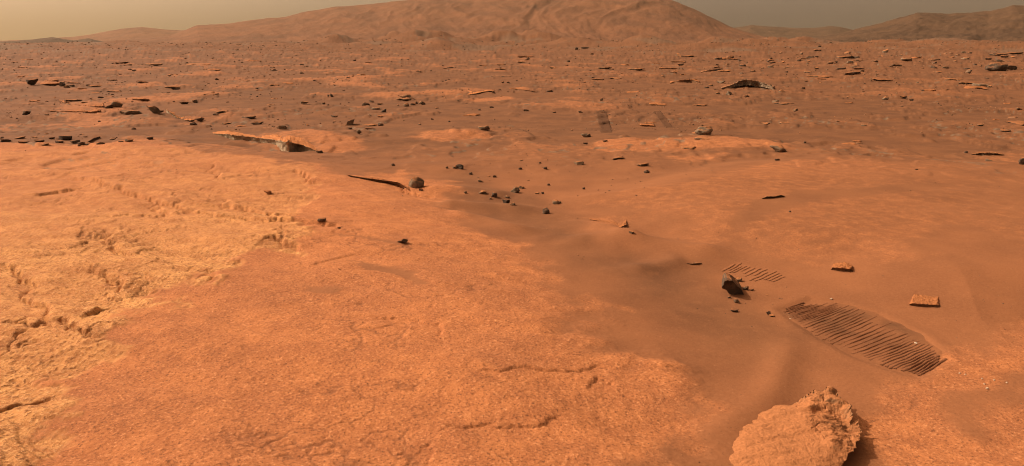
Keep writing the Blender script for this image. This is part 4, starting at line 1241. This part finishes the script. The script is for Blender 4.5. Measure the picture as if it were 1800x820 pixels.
# low dusty plates of bedrock breaking through the plain
for i in range(6):
    p, t = rock_verts(950 + i, 'flat', 3)
    th_ = np.arctan2(p[:, 1], p[:, 0])
    g_ = 1 + 0.45 * pn(np.cos(th_) * 1.6 + i * 5, np.sin(th_) * 1.6, 300 + i) + 0.22 * pn(np.cos(th_) * 5 + i, np.sin(th_) * 5, 320 + i)
    p[:, :2] *= g_[:, None]
    p = p * np.array([1, 0.85, 1])
    p[:, 2] = (p[:, 2] + 0.15) / 1.15 + 0.35 * pn(p[:, 0] * 2, p[:, 1] * 2, 340 + i)
    LIB.append((p, t, 'crag'))
MATS.update({'o': M_DUSTY, 't': M_TAN})
LW = {'o': 'orange', 'g': 'grey', 'd': 'black-edged', 't': 'pale'}
for (x0, y0, x1, y1), n, (s0, s1), grp in [((0, 100, 820, 150), 18, (12, 34), 'plates on the far left plain'), ((820, 100, 1800, 150), 30, (12, 40), 'plates on the far right plain'), ((380, 150, 1150, 228), 16, (12, 34), 'plates on the mid plain'),
                                           ((1150, 150, 1800, 262), 18, (12, 38), 'plates on the right plain'), ((0, 150, 380, 182), 12, (12, 30), 'plates behind the hollow')]:
    for q in range(n):
        px, py = random.uniform(x0, x1), random.uniform(y0, y1)
        w = s0 + (s1 - s0) * random.random() ** 2
        pt = find(px, py); f = depth(pt); W = w * f / F
        mk = random.choice('ooogggd')
        d0, a, b, t = min(((px - a) ** 2 + ((py - b) * 3) ** 2, a, b, t) for a, b, t in MARKS)
        hx, hy = px - a, (py - b) * 3
        way = ('left of' if hx < 0 else 'right of') if abs(hx) > abs(hy) else ('above' if hy < 0 else 'below')
        lab = '%s low %s plate of bedrock %s %s the %s' % ('narrow' if w < 20 else 'mid-sized' if w < 30 else 'broad', LW[mk], 'close' if d0 < 25 ** 2 else 'a little' if d0 < 60 ** 2 else 'well', way, t)
        o = put('bedrock_plate', lib_mesh(12 + random.randrange(6), mk), None, single(lab, px, py, t), 'bedrock plate', grp)
        o.location = pt
        o.scale = (W / 2, W / 2 * random.uniform(0.7, 1.3), min(W * 0.10, 0.012 + 1.9 * f / F))
        o.rotation_euler = (random.uniform(-.07, .01), random.uniform(-.03, .03), random.choice([0, math.pi]) + random.uniform(-.5, .5))

# rubble too small to tell apart
rg = np.random.default_rng(5)
p1, t1 = ico(1)
shapes = []
for k in range(8):
    p = p1.copy()
    for j in range(7):
        n = rg.normal(size=3); n /= np.linalg.norm(n)
        p -= np.maximum(p @ n - rg.uniform(.4, .8), 0)[:, None] * n
    p[:, 2] = np.maximum(p[:, 2], -0.4)
    shapes.append(p)
cand = VI[(VX > -80) & (VX < 1880) & (VY > 60)]
cpx, cpy = GPX[cand], GPY[cand]
clump = np.clip(fbm(V[cand, 0] * 0.3, V[cand, 1] * 0.2, 85, 3) + 0.25, 0.02, 1) ** 1.5
wgt = np.where(cpy < 100, 1.6, np.where(cpy < 150, 1.0, np.where(cpy < 230, 0.45, np.where(cpy < 330, 0.12, 0.008)))) * clump
wgt *= np.where(a_rough[cand] > 0.3, 0.0, 1.0)
wgt /= wgt.sum()
NR = 6500
pick = rg.choice(cand, NR, replace=False, p=wgt)
vs = []; ts = []
for j, i in enumerate(pick):
    pt = V[i]; f = pt[1] * cP - (pt[2] - CZ) * sP
    w = (1.6 + 4.2 * rg.random() ** 3.5) * f / F
    if f < 16: w *= 0.6
    a = rg.random() * 6.28; c, s_ = math.cos(a), math.sin(a)
    p = shapes[j % 8] * np.array([w / 2, w / 2 * rg.uniform(.6, 1), w * rg.uniform(.25, .5)])
    q = np.stack([p[:, 0] * c - p[:, 1] * s_, p[:, 0] * s_ + p[:, 1] * c, p[:, 2]], 1) + pt
    vs.append(q); ts.append(t1 + j * len(p1))
near_c = VI[(VX > -40) & (VX < 1840) & (VY > 330) & (VY < 840)]
near_c = near_c[a_rough[near_c] < 0.05]
gw = np.clip(fbm(V[near_c, 0] * 1.1, V[near_c, 1] * 1.1, 86, 2) + 0.15, 0.03, 1) ** 2 * np.where(a_rock[near_c] < 0.45, 1.0, 0.3); gw /= gw.sum()
for i in rg.choice(near_c, 900, replace=False, p=gw):
    pt = V[i]; f = pt[1] * cP - (pt[2] - CZ) * sP
    w = (1.2 + 2.6 * rg.random() ** 4) * f / F
    a = rg.random() * 6.28; c, s_ = math.cos(a), math.sin(a)
    p = shapes[i % 8] * np.array([w / 2, w / 2 * rg.uniform(.6, 1), w * rg.uniform(.25, .5)])
    q = np.stack([p[:, 0] * c - p[:, 1] * s_, p[:, 0] * s_ + p[:, 1] * c, p[:, 2]], 1) + pt
    ts.append(t1 + len(vs) * len(p1)); vs.append(q)
put('rubble', fast_mesh('rubble', np.vstack(vs), tris=np.vstack(ts), smooth=False), M_RUBBLE, 'fine stones strewn over the plain', kind='stuff')

# ----------------------------------------------------------------- wheel tracks


def interp_line(pts, k):
    a = np.array(pts, float); i = np.linspace(0, 1, len(a))
    return np.stack([np.interp(k, i, a[:, 0]), np.interp(k, i, a[:, 1])], 1)


def wheel_track(near_px, far_px, n, label, rid_h=0.009, rid_w=0.0075, bed=True, part=None, nu=70, rmat=None, bmat=None, lift=0.005):
    rmat = rmat or M_TREAD
    root = put('wheel_track', None, None, label, 'wheel track')
    k = np.linspace(0, 1, nu)
    A = np.array([find(*q) for q in interp_line(near_px, k)]); B = np.array([find(*q) for q in interp_line(far_px, k)])
    ker = np.array([1, 2, 3, 2, 1.]) / 9
    for arr in (A, B):
        for j in range(3):
            arr[:, j] = np.convolve(np.pad(arr[:, j], 2, 'reflect', reflect_type='odd'), ker, 'valid')
    org = (A[0] + B[-1]) / 2
    root.location = org
    if bed:
        vv = np.linspace(-0.06, 1.06, 20)
        G = A[:, None, :] + (B - A)[:, None, :] * vv[None, :, None]
        z = hz(G[..., 0].ravel(), G[..., 1].ravel()).reshape(G.shape[:2])
        e = np.minimum(np.minimum(vv - vv[0], vv[-1] - vv)[None, :] * 12, (np.minimum(k, 1 - k) * 9)[:, None])
        e = e + 0.5 * pn(G[..., 0] * 9, G[..., 1] * 9, 3)
        z += lift - 0.014 * (1 - np.clip(e, 0, 1))
        G[..., 2] = z
        bme = fast_mesh('track_bed', G.reshape(-1, 3) - org, grid_quads(nu, 20))
        pl = np.clip(0.35 + 1.3 * pn(G[..., 0] * 2.6, G[..., 1] * 2.6, 17) + 0.4 * pn(G[..., 0] * 8, G[..., 1] * 8, 18), 0, 1) * np.clip(e, 0, 1)
        attr(bme, 'plain', pl.ravel())
        put('track_bed', bme, bmat or M_GROUND, parent=root)
    rr = random.Random(n)
    for i in range(n):
        kk_ = (i + 0.5) / n
        a = np.array([np.interp(kk_, k, A[:, j]) for j in range(3)]); b = np.array([np.interp(kk_, k, B[:, j]) for j in range(3)])
        t0, t1_ = (rr.uniform(0, 0.08), rr.uniform(0.80, 1.0)) if part is None else part(kk_, rr)
        m = 16
        tv = np.linspace(t0, t1_, m)
        c = a + (b - a) * tv[:, None]
        d = (b - a)[:2]; d /= np.linalg.norm(d); nrm = np.array([-d[1], d[0]])
        wob = 0.006 * pn(tv * 5, tv * 0 + i * 0.37, 8)
        c[:, :2] += nrm * wob[:, None]
        cz = hz(c[:, 0], c[:, 1]) + 0.004
        taper = np.sin(np.linspace(0.12, math.pi - 0.12, m)) ** 0.5 * (0.8 + 0.5 * pn(tv * 4, tv * 0 + i * 0.61, 12))
        prof = [(-1.3, -0.5), (-0.7, 0.55), (0, 1.0), (0.7, 0.55), (1.3, -0.5)]
        vsr = np.zeros((m, 5, 3))
        for q, (u, h) in enumerate(prof):
            vsr[:, q, :2] = c[:, :2] + nrm * (u * rid_w)
            vsr[:, q, 2] = cz + h * rid_h * taper
        put('tread_ridge', fast_mesh('tread_ridge', vsr.reshape(-1, 3) - org, grid_quads(m, 5)), rmat, parent=root)
    return root


wheel_track(TRK_N, TRK_F, 47, 'broad rover wheel track with parallel tread ridges across the sand',
            part=lambda k, r: (r.uniform(0, 0.10) + 0.35 * max(0, 0.14 - k) / 0.14 * r.random(), r.uniform(0.78, 1.0) - 0.5 * max(0, 0.16 - k) / 0.16 * r.random()))
wheel_track([(1262, 478), (1290, 482), (1318, 494), (1345, 503)], [(1290, 462), (1330, 462), (1362, 474), (1384, 486)], 13, 'faint curved tread marks behind the upright jagged block', rid_h=0.003, bed=False, rmat=M_GROUND,
            part=lambda k, r: (r.uniform(0, 0.4), r.uniform(0.6, 1.0)))
wheel_track([(1048, 196), (1052, 215), (1056, 234)], [(1064, 196), (1070, 215), (1076, 234)], 12, 'dark faint wheel track crossing the plain left of its twin', rid_h=0.012, rid_w=0.03, nu=30, bmat=M_SOIL, rmat=M_SOIL, lift=0.014)
wheel_track([(1148, 196), (1158, 210), (1168, 224)], [(1160, 196), (1172, 210), (1182, 224)], 9, 'fainter wheel track crossing the plain right of its twin', rid_h=0.012, rid_w=0.03, nu=30, bmat=M_SOIL, rmat=M_SOIL, lift=0.014)
